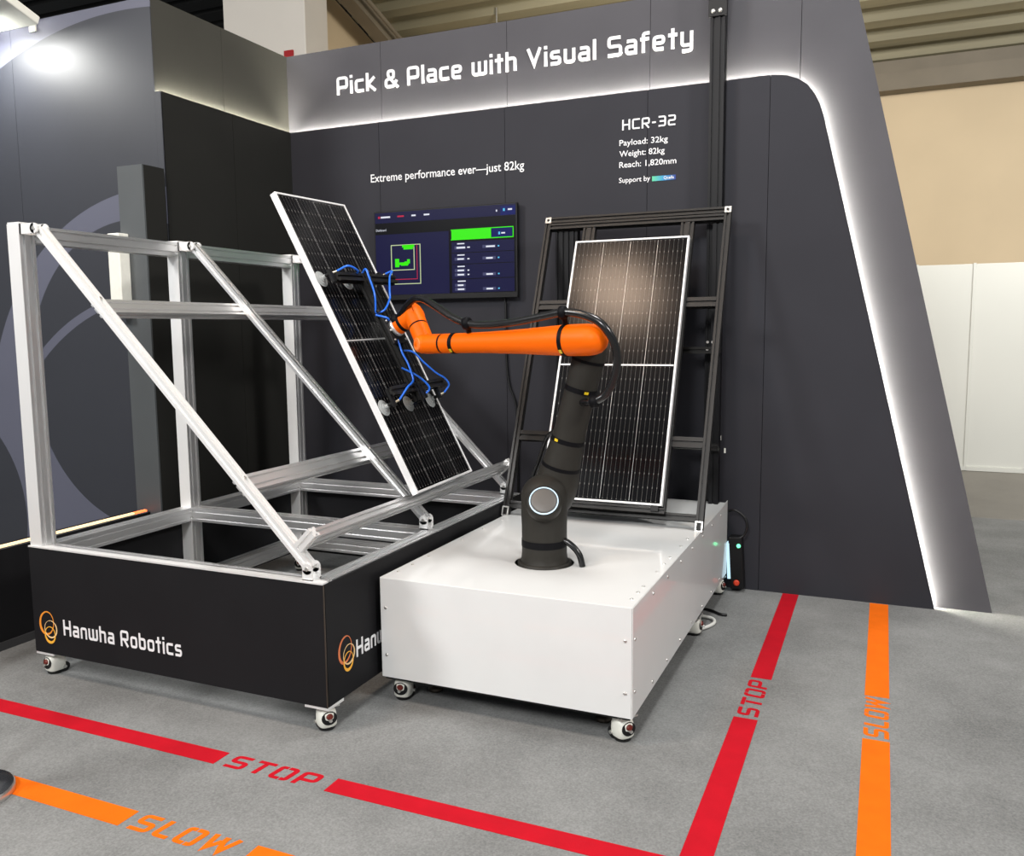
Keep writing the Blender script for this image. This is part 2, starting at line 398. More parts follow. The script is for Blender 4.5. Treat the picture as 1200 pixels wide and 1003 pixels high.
# headline and captions on the back wall
hl = bpy.data.objects.new('headline_lettering', None); COL.objects.link(hl); hl.parent = wb; hl.location = V((-2.5, YU, 3.44)) - wb.location
letters(hl, M_LETTER, 'Pick & Place with Visual Safety', (-3.832, YU, 3.442), (1, 0, 0), (0, 0, 1), (0, -1, 0), .127, 2.665, thick=.008)
t = MB(); sans(t, 'Extreme performance ever\u2014just 82kg', (-3.526, YB, 2.775), (1, 0, 0), (0, 0, 1), (0, -1, 0), .058, 1.226, bold=.008); obj('caption_lettering', t, M_LETTER, wb)['kind'] = 'stuff'
letters(wb, M_LETTER, 'HCR-32', (-1.612, YB, 2.962), (1, 0, 0), (0, 0, 1), (0, -1, 0), .066, .352, stroke=.15)
for txt, z, w in (('Payload: 32kg', 2.866, .318), ('Weight: 82kg', 2.797, .298), ('Reach: 1,820mm', 2.727, .374)):
    t = MB(); sans(t, txt, (-1.629, YB, z), (1, 0, 0), (0, 0, 1), (0, -1, 0), .037, w, bold=.008); obj('data_lettering', t, M_LETTER, wb)['kind'] = 'stuff'
t = MB(); sans(t, 'Support by', (-1.631, YB, 2.632), (1, 0, 0), (0, 0, 1), (0, -1, 0), .032, .208, bold=.008); obj('support_lettering', t, M_LETTER, wb)['kind'] = 'stuff'
M_BADGE = mat('gradient_badge', (.1, .4, .6), .5)
nt = M_BADGE.node_tree; rp = nt.nodes.new('ShaderNodeValToRGB'); tcn = nt.nodes.new('ShaderNodeTexCoord'); sx = nt.nodes.new('ShaderNodeSeparateXYZ')
nt.links.new(tcn.outputs['Generated'], sx.inputs[0]); nt.links.new(sx.outputs[0], rp.inputs[0]); nt.links.new(rp.outputs[0], nt.nodes['Principled BSDF'].inputs['Base Color'])
rp.color_ramp.elements[0].color = (*S(90, 200, 150), 1); rp.color_ramp.elements[1].color = (*S(25, 45, 130), 1)
e = rp.color_ramp.elements.new(.5); e.color = (*S(40, 140, 195), 1)
bd = obj('sponsor_badge', B(-1.411, -1.257, YB-.002, YB, 2.626, 2.657), M_BADGE, wb)
t = MB(); sans(t, 'Qcells', (-1.335, YB-.003, 2.634), (1, 0, 0), (0, 0, 1), (0, -1, 0), .018, .066, thick=.001, bold=.01); obj('badge_lettering', t, M_LETTER, bd)

# return wall on the left: two layers again
ws = bpy.data.objects.new('wall_side', None); COL.objects.link(ws); ws.location = (XS, 4.9, 0)
struct(ws, 'black return wall between the printed wall and back wall')
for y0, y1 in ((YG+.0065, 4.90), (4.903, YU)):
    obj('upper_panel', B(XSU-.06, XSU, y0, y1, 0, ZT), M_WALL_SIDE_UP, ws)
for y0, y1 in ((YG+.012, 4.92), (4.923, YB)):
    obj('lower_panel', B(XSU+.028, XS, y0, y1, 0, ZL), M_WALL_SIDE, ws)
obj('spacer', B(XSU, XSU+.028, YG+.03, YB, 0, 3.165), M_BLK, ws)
obj('led_strip', B(XSU+.004, XSU+.026, YG+.02, YB, 3.170, 3.178), M_LED, ws)

# printed wall facing the viewer, with the big overlapping rings of the graphic
M_GRAPH = mat('printed_ring_graphic', S(47, 49, 56), .5, var=.03, scale=3)
nt = M_GRAPH.node_tree; N = nt.nodes; Lk = nt.links
geo = N.new('ShaderNodeNewGeometry'); sp = N.new('ShaderNodeSeparateXYZ'); Lk.new(geo.outputs['Position'], sp.inputs[0])
def mth(op, a, b=None):
    n = N.new('ShaderNodeMath'); n.operation = op
    for i, x in enumerate((a, b)):
        if x is None: continue
        if isinstance(x, (int, float)): n.inputs[i].default_value = x
        else: Lk.new(x, n.inputs[i])
    return n.outputs[0]
def disc(cx, cz, r):
    dx = mth('SUBTRACT', sp.outputs[0], cx); dz = mth('SUBTRACT', sp.outputs[2], cz)
    d = mth('SQRT', mth('ADD', mth('MULTIPLY', dx, dx), mth('MULTIPLY', dz, dz)))
    return mth('LESS_THAN', d, r)
NOT = lambda x: mth('SUBTRACT', 1, x)
ringA = mth('MULTIPLY', disc(-4.5, .62, 3.42), NOT(disc(-4.557, .707, 3.016)))
binn = disc(-4.537, 1.389, 1.036)
ringB = mth('MULTIPLY', disc(-4.356, .938, 1.678), NOT(binn))
ringC = mth('MULTIPLY', mth('MULTIPLY', disc(-4.41, .318, 1.639), NOT(disc(-4.326, .225, 1.701))), binn)
wedge = mth('MULTIPLY', disc(-6.6, .35, .86), NOT(disc(-6.9, .3, .9)))
light_ = mth('MULTIPLY', mth('MAXIMUM', ringA, mth('MAXIMUM', ringB, ringC)), NOT(wedge))
base_in = N['Principled BSDF'].inputs['Base Color']; src = base_in.links[0].from_socket
mixn = N.new('ShaderNodeMix'); mixn.data_type = 'RGBA'; Lk.new(light_, mixn.inputs[0]); Lk.new(src, mixn.inputs[6]); mixn.inputs[7].default_value = (*S(90, 92, 107), 1)
Lk.new(mixn.outputs[2], base_in)
wl = bpy.data.objects.new('wall_left', None); COL.objects.link(wl); wl.location = (-6, YG, 0); struct(wl, 'grey printed wall with large overlapping rings')
for x0, x1 in ((-8, -6.6), (-6.597, -5.553), (-5.55, XSU)):
    obj('printed_panel', B(x0, x1, YG, YG+.006, 0, ZT), M_GRAPH, wl)

obj('printed_edge', B(XSU+.0005, XS, YG, YG+.006, 0, ZL-.001), M_GRAPH, wl)
# low parapet with a warm LED strip on top, running towards the viewer
wp = bpy.data.objects.new('wall_parapet', None); COL.objects.link(wp); wp.location = (-4.35, 3, 0); struct(wp, 'low black parapet wall with warm light strip on top')
obj('board', B(-4.42, -4.295, .2, 4.05, .02, .545), M_SKIRT, wp)
obj('baseboard', B(-4.43, -4.285, .2, 4.05, 0, .045), mat('dark_skirting', S(62, 62, 64), .5), wp)
obj('led_profile', B(-4.33, -4.295, .2, 4.03, .545, .553), M_ALU, wp)
obj('led_strip', B(-4.322, -4.300, .2, 3.93, .553, .563), M_LEDY, wp)
obj('led_strip_end', B(-4.322, -4.300, 3.93, 4.03, .553, .563), M_LEDR, wp)

# far hall: cream walls, partition, roof, column
wf = struct(obj('wall_far', B(-7.4, 12, 14, 14.2, 0, 5.21), M_CREAM), 'cream hall wall beyond the stand')
struct(obj('wall_hall_side', MB().prism([(9.3, 0), (14, 0), (14, 5.4), (9.3, 6.81)], (-7.45, 0, 0), (0, 1, 0), (0, 0, 1), (.1, 0, 0)), M_CREAM))
RS = .3
cl = bpy.data.objects.new('ceiling', None); COL.objects.link(cl); cl.location = (0, 11, 6); struct(cl, 'olive ribbed metal hall roof')
rl = math.hypot(1, RS); dirY = V((0, -1, RS))/rl; nrm_r = V((0, RS, 1))/rl
k = 0; s0 = 0.
while s0 < 8.3:
    o = V((0, 14, 5.42)) + dirY*s0
    # trapezoid rib sheet: flat pan and raised rib
    poly = [(0, 0), (.16, 0), (.22, .11), (.40, .11), (.46, 0), (.46, .02), (.41, .13), (.21, .13), (.15, .02), (0, .02)]
    obj('roof_sheet', MB().prism(poly, (-7.35, o.y, o.z), dirY, nrm_r, (19.3, 0, 0)), M_ROOF, cl)
    s0 += .46; k += 1
rd = bpy.data.objects.new('ceiling_unlit', None); COL.objects.link(rd); rd.location = (-12, 11, 6); struct(rd, 'unlit slatted ceiling above the printed wall, its shade coloured black')
for i in range(16):
    y = 7.0 + i*.42; z = 6.9 - i*.02
    obj('slat', B(-19, -7.5, y, y+.3, z, z+.12), M_ROOF_UNLIT, rd)
obj('backing', B(-19, -7.5, 6.8, 14, 7.15, 7.2), M_ROOF_UNLIT, rd)
obj('end_board', B(-19, -7.5, 13.8, 13.9, 0, 7.2), M_ROOF_UNLIT, rd)
t1 = struct(obj('trim_1', B(-7.35, 12, 13.72, 13.998, 5.0, 5.24), M_BEAM), 'grey beam under the roof edge')
t2 = struct(obj('trim_2', B(-7.35, 12, 13.86, 13.998, 5.24, 5.44), M_BEAM))
def rafter(x, w, h, name, lab):
    mb = MB(); a = V((x, 13.7, 5.44-.02)); b = a + dirY*8
    mb.obox((a+b)/2 - nrm_r*(h/2+.04), ((1, 0, 0), dirY, nrm_r), (w/2, 4, h/2)); return tag(obj(name, mb, M_BEAM), lab, 'roof beam')
rafter(-6.85, .22, .26, 'roof_beam', 'olive steel roof beam along the cream side wall')
tag(obj('conduit', MB().tube([V((-6.6, 13.6, 5.2)), V((-6.6, 10, 6.28)), V((-6.6, 9.2, 6.52))], .03, smooth_path=False), M_BEAM), 'thin pipe hanging beside the roof beam', 'pipe')
cp = tag(obj('sprinkler_pipe', MB().tube([V((-7, 11.6, 5.88)), V((2, 11.6, 5.88)), V((8, 11.6, 5.88))], .018, smooth_path=False), M_BEAM), 'thin pipe running across under the ribbed roof', 'pipe')
for x in (-5.2, -2.6, 0.1, 1.55):
    obj('hanger', MB().tube([V((x, 11.6, 5.88)), V((x, 11.6, 6.2))], .012, n=6, smooth_path=False), M_STEEL, cp)
hc = tag(obj('hall_column', B(-6.95, -5.845, 8.0, 8.42, 0, 7.0), M_COLUMN, bevel=.01), 'pale concrete hall column rising behind the stand wall', 'column')
tag(obj('fire_sign', B(-6.117, -6.003, 7.975, 7.9995, 4.65, 4.72), M_REDS), 'small red sign at the foot of the pale column', 'sign')
# white partition panels in front of the cream wall
for x0, x1, lab in ((.335, .90, 'narrow white partition panel left of the aluminium joint'), (.93, 2.6, 'wide white partition panel right of the joint'), (-2.0, .305, 'white partition panel nearest the slanted wall, mostly hidden behind it')):
    p = tag(obj('partition_panel', B(x0, x1, 11.2, 11.24, .05, 2.38), M_PART, bevel=.004), lab, 'partition', 'white partition panels in the aisle')
    obj('base_rail', B(x0, x1, 11.185, 11.25, 0, .05), M_PART, p)
tag(obj('partition_post', B(.90, .93, 11.19, 11.25, 0, 2.39), M_PART, bevel=.003), 'slim white post joining two partition panels', 'post')
tag(obj('partition_post', B(.305, .335, 11.19, 11.25, 0, 2.39), M_PART, bevel=.003), 'slim white partition post close to slanted wall edge', 'post')

# ================================================================== GREY PILLAR, WHITE BOX, FLOODLIGHT
pl = thing('pillar', 'grey boxed pillar in front of the printed wall', 'pillar', (-4.30, 4.14, 0))
obj('front_face', B(-4.404, -4.199, 4.05, 4.062, 0, 2.712), M_PILLAR, pl)
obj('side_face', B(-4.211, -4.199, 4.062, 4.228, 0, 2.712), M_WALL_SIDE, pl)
obj('core', B(-4.404, -4.211, 4.062, 4.228, 0, 2.708), M_PILLAR, pl)
wbx = thing('wall_box', 'long narrow white box mounted on the grey pillar', 'box', (-4.385, 4.0, 1.80))
obj('housing', B(-4.435, -4.338, 3.97, 4.05, 1.80, 2.30), M_CAST, wbx, bevel=.006)
obj('end_cap', B(-4.438, -4.335, 3.966, 4.05, 1.785, 1.80), M_CAST, wbx, bevel=.003)

fl = thing('floodlight', 'white floodlight shining on the top of printed wall', 'lamp', (-5.25, 3.9, 3.70))
ax = V((1, 0, 0)); tilt = V((0, .94, -.34)); nn = ax.cross(tilt)
cF = V((-5.40, 3.97, 3.722))
obj('housing', MB().obox(cF, (ax, tilt, nn), (.36, .13, .028)), M_CAST, fl, bevel=.008)
obj('lamp_glass', MB().obox(cF - nn*.030 - ax*.12, (ax, tilt, nn), (.20, .11, .003)), mat('flood_glass', (1, 1, 1), .3, emit=(1, 1, .98), estr=14), fl)
obj('bracket', MB().box(-5.35, -5.29, 3.95, YG, 3.755, 3.765).box(-5.35, -5.29, YG-.012, YG-.001, 3.70, 3.765), M_CAST, fl)
fl_l = area('floodlight_lamp', cF - nn*.04 - ax*.12, (-5.45, 4.27, 3.25), 32, .38, (1, 1, .96), size_y=.2); fl_l.parent = fl; fl_l.location = V(fl_l.location) - V(fl.location)

# ================================================================== MONITOR
TX0, TX1, TZ0, TZ1, TY = -3.468, -2.330, 1.908, 2.549, 5.50
tv = thing('wall_monitor', 'black wall monitor showing a dark blue dashboard', 'monitor', ((TX0+TX1)/2, TY, TZ0))
obj('body', B(TX0, TX1, TY, TY+.035, TZ0, TZ1), M_BLK, tv, bevel=.004)
obj('wall_bracket', B(-3.1, -2.7, TY+.035, YB, 2.1, 2.4), M_BLK, tv)
obj('cable_stub', MB().cyl((-2.44, TY+.03, TZ0), (-2.44, TY+.03, TZ0-.03), .006, n=8), M_BLK, tv)
def scr(name, c, s=1.0): return mat('screen_'+name, tuple(k*.03 for k in c), .3, spec=.15, emit=c, estr=1.0 if name != 'tablet' else s, var=.02)
SN = scr('navy', S(26, 26, 62), .9); SBK = scr('black', S(14, 14, 18), .5); SBL = scr('blue', S(14, 24, 92), .9)
SG = scr('green', S(60, 235, 20), .95); SW = scr('white', S(225, 228, 240), .9); SR = scr('red', S(190, 40, 70), .8)
SY = scr('cream', S(190, 205, 160), .7); SLB = scr('grey_pill', S(70, 72, 105), .8); SCY = scr('cyan', S(90, 190, 235), .9)
sw, sh = TX1-TX0-.02, TZ1-TZ0-.05
screen = obj('screen', B(TX0+.010, TX1-.010, TY-.0015, TY, TZ0+.040, TZ1-.010), SBK, tv)
def ui(name, m, rects, d=.0025, extra=None):
    mb = MB()
    for (x, y, w, h) in rects:      # fractions from top left
        X = TX0+.010+x*sw; Z = TZ1-.010-y*sh
        mb.box(X, X+w*sw, TY-d, TY-.0015, Z-h*sh, Z)
    o = obj(name, mb, m, screen)
    if len(rects) > 2: o['kind'] = 'stuff'
    return o
ui('menu_bar', SN, [(0, 0, 1, .125)])
ui('view_pane', SN, [(0, .265, .54, .735)])
ui('list_pane', SN, [(.56, .40, .43, .125), (.56, .533, .43, .125), (.56, .666, .43, .165), (.56, .84, .43, .155)])
ui('menu_button', SBL, [(.90, .02, .10, .10)], .003)
ui('stop_button', SBL, [(.838, .262, .14, .105)], .0035)
ui('status_button', SG, [(.56, .262, .275, .105)], .0035)
ui('status_outline', SG, [(.555, .252, .43, .010), (.555, .367, .43, .010), (.981, .252, .005, .125)], .003)
def out(x, y, w, h, t=.006): return [(x, y, w, t*1.6), (x, y+h-t*1.6, w, t*1.6), (x, y, t, h), (x+w-t, y, t, h)]
ui('zone_outline_green', SY, out(.115, .395, .175, .31), .003)
ui('zone_outline_cream', SY, out(.115, .395, .22, .48), .0029)
ui('zone_outline_red', SR, [(.125, .81, .185, .008), (.306, .40, .004, .41)], .003)
ui('robot_plot', SG, [(.21, .40, .07, .055), (.20, .40, .09, .03), (.145, .565, .03, .10), (.17, .61, .05, .03), (.19, .625, .05, .025), (.215, .60, .03, .04), (.235, .575, .02, .05)], .0035)
ui('small_icons', SW, [(.045, .045, .07, .02), (.275, .045, .03, .018), (.365, .045, .04, .018), (.87, .055, .008, .022), (.95, .05, .028, .018), (.905, .315, .025, .016),
    (.60, .415, .05, .013), (.60, .548, .05, .013), (.60, .682, .05, .013), (.60, .855, .055, .013)] + [(.595, .458, .06, .02), (.67, .46, .018, .014), (.60, .592, .045, .018), (.67, .594, .014, .014), (.60, .726, .045, .018), (.60, .776, .045, .018), (.67, .728, .012, .014), (.67, .778, .012, .014), (.60, .90, .04, .018), (.60, .948, .045, .018), (.80, .46, .06, .018), (.80, .594, .045, .018), (.80, .78, .045, .018), (.80, .95, .045, .018)], .0045)
ui('small_pills', SLB, [(.58, .450, .075, .036), (.58, .584, .075, .034), (.58, .718, .075, .034), (.58, .768, .075, .034), (.58, .892, .075, .034), (.58, .940, .075, .034), (.775, .45, .09, .034), (.775, .584, .09, .034), (.775, .77, .09, .034), (.775, .94, .09, .034)], .003)
ui('status_marks', SCY, [(.918, .045, .012, .03), (.885, .308, .012, .03), (.88, .46, .01, .016), (.88, .594, .01, .016), (.88, .78, .01, .016), (.88, .95, .01, .016)], .0045)
ui('active_menu', SR, [(.170, .045, .048, .018), (.025, .042, .014, .026)], .004)
t = MB(); sans(t, 'Dashboard', (TX0+.018, TY-.002, TZ1-.010-.222*sh), (1, 0, 0), (0, 0, 1), (0, -1, 0), .016, .085); obj('page_title', t, SW, screen)
tag(obj('monitor_cable', MB().tube([V((-2.44, 5.545, 1.875)), V((-2.44, 5.55, 1.5)), V((-2.42, 5.55, 1.3)), V((-2.37, 5.55, 1.15)), V((-2.36, 5.55, .9)), V((-2.36, 5.55, .55)), V((-2.36, 5.55, .02))], .008), M_RUB), 'black cable hanging from the wall monitor', 'cable')

# ================================================================== CASTERS (shared meshes)
def caster_meshes():
    d = {}
    d['mounting_plate'] = (mesh('mounting_plate', MB().box(-.042, .042, -.042, .042, .108, .116).cyl((0, 0, .095), (0, 0, .108), .02, n=14), M_STEEL), None)
    hb = MB()
    pts = []
    for i in range(24):
        a = 2*math.pi*i/24; x = .036*math.copysign(abs(math.cos(a))**.6, math.cos(a)); y = .040*math.copysign(abs(math.sin(a))**.75, math.sin(a)); pts.append((x, y-.004))
    rings = [(.88, .016), (1, .024), (1, .055), (.96, .078), (.84, .093), (.6, .100)]
    vs = [V((x*k, y*k, z)) for k, z in rings for x, y in pts]; n = 24; fs = []
    for k in range(len(rings)-1):
        for i in range(n): fs.append((k*n+i, k*n+(i+1) % n, (k+1)*n+(i+1) % n, (k+1)*n+i))
    hb.add(vs, fs, True); hb.add(vs[:n], [list(range(n))[::-1]]); hb.add(vs[-n:], [list(range(n))])
    d['housing'] = (mesh('housing', hb, M_CAST), None)
    d['wheel'] = (mesh('wheel', MB().cyl((-.030, .018, .027), (.030, .018, .027), .027, n=20), M_RUB), None)
    d['axle'] = (mesh('axle', MB().cyl((-.041, .018, .030), (.041, .018, .030), .008, n=12), M_STEEL), None)
    # adjusting dial in the open front of the housing
    d['dial_recess'] = (mesh('dial_recess', MB().lathe([(.030, 0), (.030, .004)], (0, -.0385, .060), (0, -1, .12), 20), M_BLK), None)
    d['dial'] = (mesh('dial', MB().lathe([(.013, 0), (.013, .008), (.009, .011)], (0, -.040, .068), (0, -1, .12), 16), M_RDIAL), None)
    d['dial_nut'] = (mesh('dial_nut', MB().cyl((0, -.05, .054), (0, -.058, .054), .007, n=6), M_STEEL), None)
    d['foot_pad'] = (mesh('foot_pad', MB().lathe([(.030, 0), (.033, .006), (.033, .017)], (0, -.006, 0), (0, 0, 1), 20), M_RUB), None)
    return d
CM = caster_meshes()
def caster(parent, x, y, rz, scale=1.0):
    h = link('caster', CM['housing'][0], None, parent, V((x, y, 0)) - origin_of(parent), (0, 0, rz)); h.scale = (scale*1.18, scale*1.18, scale)
    for k, (me, _) in CM.items():
        if k != 'housing': link(k, me, None, h)
    return h
FOOT = mesh('leveling_foot', MB().lathe([(.034, 0), (.036, .006), (.034, .018), (.014, .026), (.011, .03), (.011, .12)], (0, 0, 0), (0, 0, 1), 18), M_STEELD)

# ================================================================== ALUMINIUM A-FRAME RACK
FX0, FX1, FY0, FY1, FZB, FZT = -3.820, -2.09, 2.85, 4.951, .12, .655
ar = thing('aluminium_rack', 'silver aluminium profile rack with slanted braces on black skirted base', 'rack', ((FX0+FX1)/2, (FY0+FY1)/2, 0))
def prof(name, p0, p1, w, h, upv, m=M_ALU, parent=ar): return obj(name, MB().slot(p0, p1, w, h, upv), m, parent)
PY = (2.89, 3.878, 4.911)
g = .0435
for i, y in enumerate(PY):
    prof('upright', (-3.78, y, .14), (-3.78, y, 2.203), .08, .08, (0, 1, 0))
    obj('front_lit_face', B(-3.8195, -3.7405, y-.0425, y-.0402, .14 if y > 3 else FZT+.003, 2.2025), M_ALUW, ar)  # smooth front face; paler metal puts the light on it into the colour
    obj('end_cap', B(-3.819, -3.741, y-.039, y+.039, 2.203, 2.211), M_ALUW, ar)
for y0, y1 in zip(PY[:-1], PY[1:]):
    prof('top_rail', (-3.78, y0+g, 2.160), (-3.78, y1-g, 2.160), .08, .08, (0, 0, 1))
    prof('base_rail', (-3.78, y0+g, FZT-.04), (-3.78, y1-g, FZT-.04), .08, .08, (0, 0, 1))
    prof('base_rail', (-3.78, y0+g, .20), (-3.78, y1-g, .20), .08, .08, (0, 0, 1))
    prof('base_rail', (-2.132, y0+g, FZT-.04), (-2.132, y1-g, FZT-.04), .08, .08, (0, 0, 1))
    prof('base_rail', (-2.132, y0+g, .20), (-2.132, y1-g, .20), .08, .08, (0, 0, 1))
for y in PY:
    prof('base_rail', (-3.7385, y, FZT-.04), (-2.0935, y, FZT-.04), .08, .08, (0, 0, 1))
    prof('base_rail', (-3.7385, y, .20), (-2.1735, y, .20), .08, .08, (0, 0, 1))
    prof('base_post', (-2.132, y, .14), (-2.132, y, FZT-.081), .08, .08, (0, 1, 0))
# slanted braces
D0, D1 = V((-3.648, 0, 2.178)), V((-2.172, 0, .705)); dd = (D1-D0).normalized(); dn = V((-dd.z, 0, dd.x))
if dn.z < 0: dn = -dn
DY = (2.885, 3.873, 4.906)
for y in DY:
    Yv = V((0, y, 0))
    prof('slanted_brace', D0+Yv, D1+Yv, .042, .042, dn, M_ALUW if y < 3 else M_ALU)  # nearest brace in paler metal, its lit front put into the colour
    # hinge brackets at both ends
    for P, nm in ((D0+Yv, 0), (D1+Yv, 1)):
        mb = MB()
        for s in (-1, 1):
            q = P + V((0, s*.027, 0))
            mb.cyl(q - V((0, .005, 0)), q + V((0, .005, 0)), .024, n=18)
            if nm: mb.obox(q + V((0, 0, -.028)), ((1, 0, 0), (0, 1, 0), (0, 0, 1)), (.024, .005, .022))
            else: mb.obox(q + V((-.046, 0, 0)), ((1, 0, 0), (0, 1, 0), (0, 0, 1)), (.046, .005, .024))
        mb.obox(P + (V((0, 0, -.047)) if nm else V((-.088, 0, 0))), ((1, 0, 0), (0, 1, 0), (0, 0, 1)), ((.024, .032, .003) if nm else (.004, .032, .024)))
        br = obj('hinge_bracket', mb, M_ALUW, ar)
        obj('hinge_bolt', MB().cyl(P - V((0, .036, 0)), P + V((0, .036, 0)), .009, n=12), M_STEEL, br)
# rails under the braces and the sill that catches the panels
def on_brace(f, off): return D0.lerp(D1, f) - dn*off
for f in (.235, .765):
    c = on_brace(f, .021+.021)
    prof('cross_rail', c+V((0, 2.907, 0)), c+V((0, 4.94, 0)), .085, .040, dn)
    for y in DY:
        obj('rail_bolt', MB().cyl(c+V((0, y, 0))+dn*.062, c+V((0, y, 0))+dn*.068, .007, n=10), M_STEEL, ar)
cs_ = D0.lerp(D1, .955) + dn*(.022+.05)
prof('sill_rail', cs_+V((0, 2.905, 0)), cs_+V((0, 4.90, 0)), .040, .085, dn)
for y in (2.882, 4.922):
    b0 = D0.lerp(D1, .955) + dn*.022 + V((0, y, 0)); prof('stop_block', b0, b0+dn*.105, .045, .042, (0, 1, 0), M_ALUW)
# black skirt boards
fp = obj('front_skirt', B(FX0-.006, FX1+.006, FY0-.010, FY0-.001, FZB, FZT-.006), M_SKIRT, ar)
sp_ = obj('side_skirt', B(FX1-.002, FX1+.008, FY0, FY1, FZB, FZT-.006), M_SKIRT, ar)
obj('side_skirt', B(FX0-.011, FX0-.001, FY0, FY1, FZB, FZT-.03), M_SKIRT, ar)
obj('rear_skirt', B(FX0, FX1, FY1, FY1+.009, FZB, FZT-.006), M_SKIRT, ar)
obj('trim_edge', B(FX0-.006, FX1+.004, FY0-.012, FY0+.03, FZT-.005, FZT+.002), M_ALUW, ar)
obj('corner_trim', B(FX1+.005, FX1+.009, FY0-.011, FY0-.006, FZB, FZT-.006), M_STEELD, ar)
for (x, y, w) in ((FX0+.055, FY0+.045, 1), (FX1-.05, FY0+.045, 1)):
    obj('foot_plate', B(x-.06, x+.06, FY0-.008, y+.06, .108, .12), M_ALUW, ar)
# emblem of three overlapping rings and the name
ORG = mat('emblem_orange', S(240, 150, 50), .5); ORG2 = mat('emblem_pale', S(240, 205, 150), .5); ORG3 = mat('emblem_amber', S(245, 180, 60), .5); ORG4 = mat('emblem_copper', S(215, 120, 70), .5)
def ring2d(o, ux, uy, nrm, c1, a1, b1, c2, a2, b2, rot=0, n=48, th=.002):
    """ring of uneven width: outer ellipse (c1) and shifted inner ellipse (c2)"""
    o = V(o); ux = V(ux); uy = V(uy); e = V(nrm)*th; vs = []; cr, sr = math.cos(rot), math.sin(rot)
    for (c, a, b) in ((c1, a1, b1), (c2, a2, b2)):
        for i in range(n):
            t = 2*math.pi*i/n; x, y = a*math.cos(t), b*math.sin(t); x, y = x*cr-y*sr+c[0], x*sr+y*cr+c[1]
            vs.append(o+ux*x+uy*y)
    vs2 = [v+e for v in vs]; fs = []
    for i in range(n):
        j = (i+1) % n
        fs += [(2*n+i, 2*n+j, 3*n+j, 3*n+i), (i, n+i, n+j, j), (i, j, 2*n+j, 2*n+i), (n+i, 3*n+i, 3*n+j, n+j)]
    return MB().add(vs+vs2, fs)
def emblem(o, ux, uy, nrm, s, parent, m1=ORG):
    # s = emblem height; o = lower left corner
    nrm = V(nrm)
    obj('emblem_ring', ring2d(o, ux, uy, nrm, (.36*s, .63*s), .30*s, .375*s, (.385*s, .645*s), .255*s, .325*s, -.25, th=.0015), m1, parent)
    obj('emblem_ring', ring2d(V(o)+nrm*.0006, ux, uy, nrm, (.53*s, .46*s), .265*s, .275*s, (.52*s, .475*s), .235*s, .245*s, -.3, th=.0015), ORG2, parent)
    obj('emblem_ring', ring2d(V(o)+nrm*.0012, ux, uy, nrm, (.49*s, .28*s), .225*s, .265*s, (.495*s, .31*s), .190*s, .215*s, -.1, th=.0015), ORG3, parent)
yy = FY0-.010
emblem((-3.795, yy, .170), (1, 0, 0), (0, 0, 1), (0, -1, 0), .165, fp)
letters(fp, M_LETTER, 'Hanwha Robotics', (-3.620, yy, .228), (1, 0, 0), (0, 0, 1), (0, -1, 0), .078, .752, stroke=.15, thick=.002)
xx = FX1+.008
emblem((xx, 2.918, .222), (0, 1, 0), (0, 0, 1), (1, 0, 0), .165, sp_, ORG4)
letters(sp_, M_LETTER, 'Hanwha Robotics', (xx, 3.062, .262), (0, 1, 0), (0, 0, 1), (1, 0, 0), .078, .752, stroke=.15, thick=.002)
for (x, y, rz) in ((FX0+.055, FY0+.050, -.2), (FX1-.05, FY0+.055, .95), (FX0+.06, FY1-.07, .3), (FX1-.06, FY1-.07, .4)):
    caster(ar, x, y, rz, .95)

# ================================================================== WHITE ROBOT PEDESTAL
BX0, BX1, BY0, BY1, BZ0, BZ1 = -2.050, -.879, 3.224, 5.455, .12, .583
bx = thing('robot_pedestal', 'white sheet metal pedestal box on casters under the robot', 'pedestal', ((BX0+BX1)/2, (BY0+BY1)/2, 0))
HX, HY, HR = -1.452, 3.729, .142
def slab_hole():
    mb = MB(); n = 48; z0, z1 = BZ1-.004, BZ1
    circ = [(HX+HR*math.cos(2*math.pi*i/n), HY+HR*math.sin(2*math.pi*i/n)) for i in range(n)]
    x0, x1, y0, y1 = BX0+.0005, BX1-.004, BY0+.0005, BY1
    def sq(a):       # point on the rectangle in direction a from the hole centre
        c, s = math.cos(a), math.sin(a); k = 1e9
        if abs(c) > 1e-9: k = min(k, ((x1 if c > 0 else x0)-HX)/c)
        if abs(s) > 1e-9: k = min(k, ((y1 if s > 0 else y0)-HY)/s)
        return (HX+c*k, HY+s*k)
    angs = sorted([2*math.pi*i/n for i in range(n)] + [math.atan2(y-HY, x-HX) % (2*math.pi) for x in (x0, x1) for y in (y0, y1)])
    inn = [(HX+HR*math.cos(a), HY+HR*math.sin(a)) for a in angs]; ou = [sq(a) for a in angs]; m = len(angs)
    vs = [V((x, y, z)) for z in (z1, z0) for lst in (inn, ou) for x, y in lst]
    fs = []
    for i in range(m):
        j = (i+1) % m
        fs += [(i, m+i, m+j, j), (2*m+i, 2*m+j, 3*m+j, 3*m+i), (i, j, 2*m+j, 2*m+i), (m+i, 3*m+i, 3*m+j, m+j)]
    return mb.add(vs, fs)
tp = obj('top_panel', slab_hole(), M_WHITE, bx)
ft = obj('front_panel', B(BX0, BX1-.0035, BY0-.0035, BY0, BZ0, BZ1-.0005), M_WHITE, bx, bevel=.0012)
sd = obj('side_panel', MB().prism([(BY0-.0035, BZ0), (BY1+.012, BZ0), (BY1+.012, BZ1+.012), (BY1-.25, BZ1+.004), (BY0-.0035, BZ1+.0005)], (BX1-.0025, 0, 0), (0, 1, 0), (0, 0, 1), (.0035, 0, 0)), M_WHITE, bx, bevel=.001)
obj('side_panel', B(BX0-.0035, BX0, BY0, BY1, BZ0, BZ1), M_WHITE, bx)
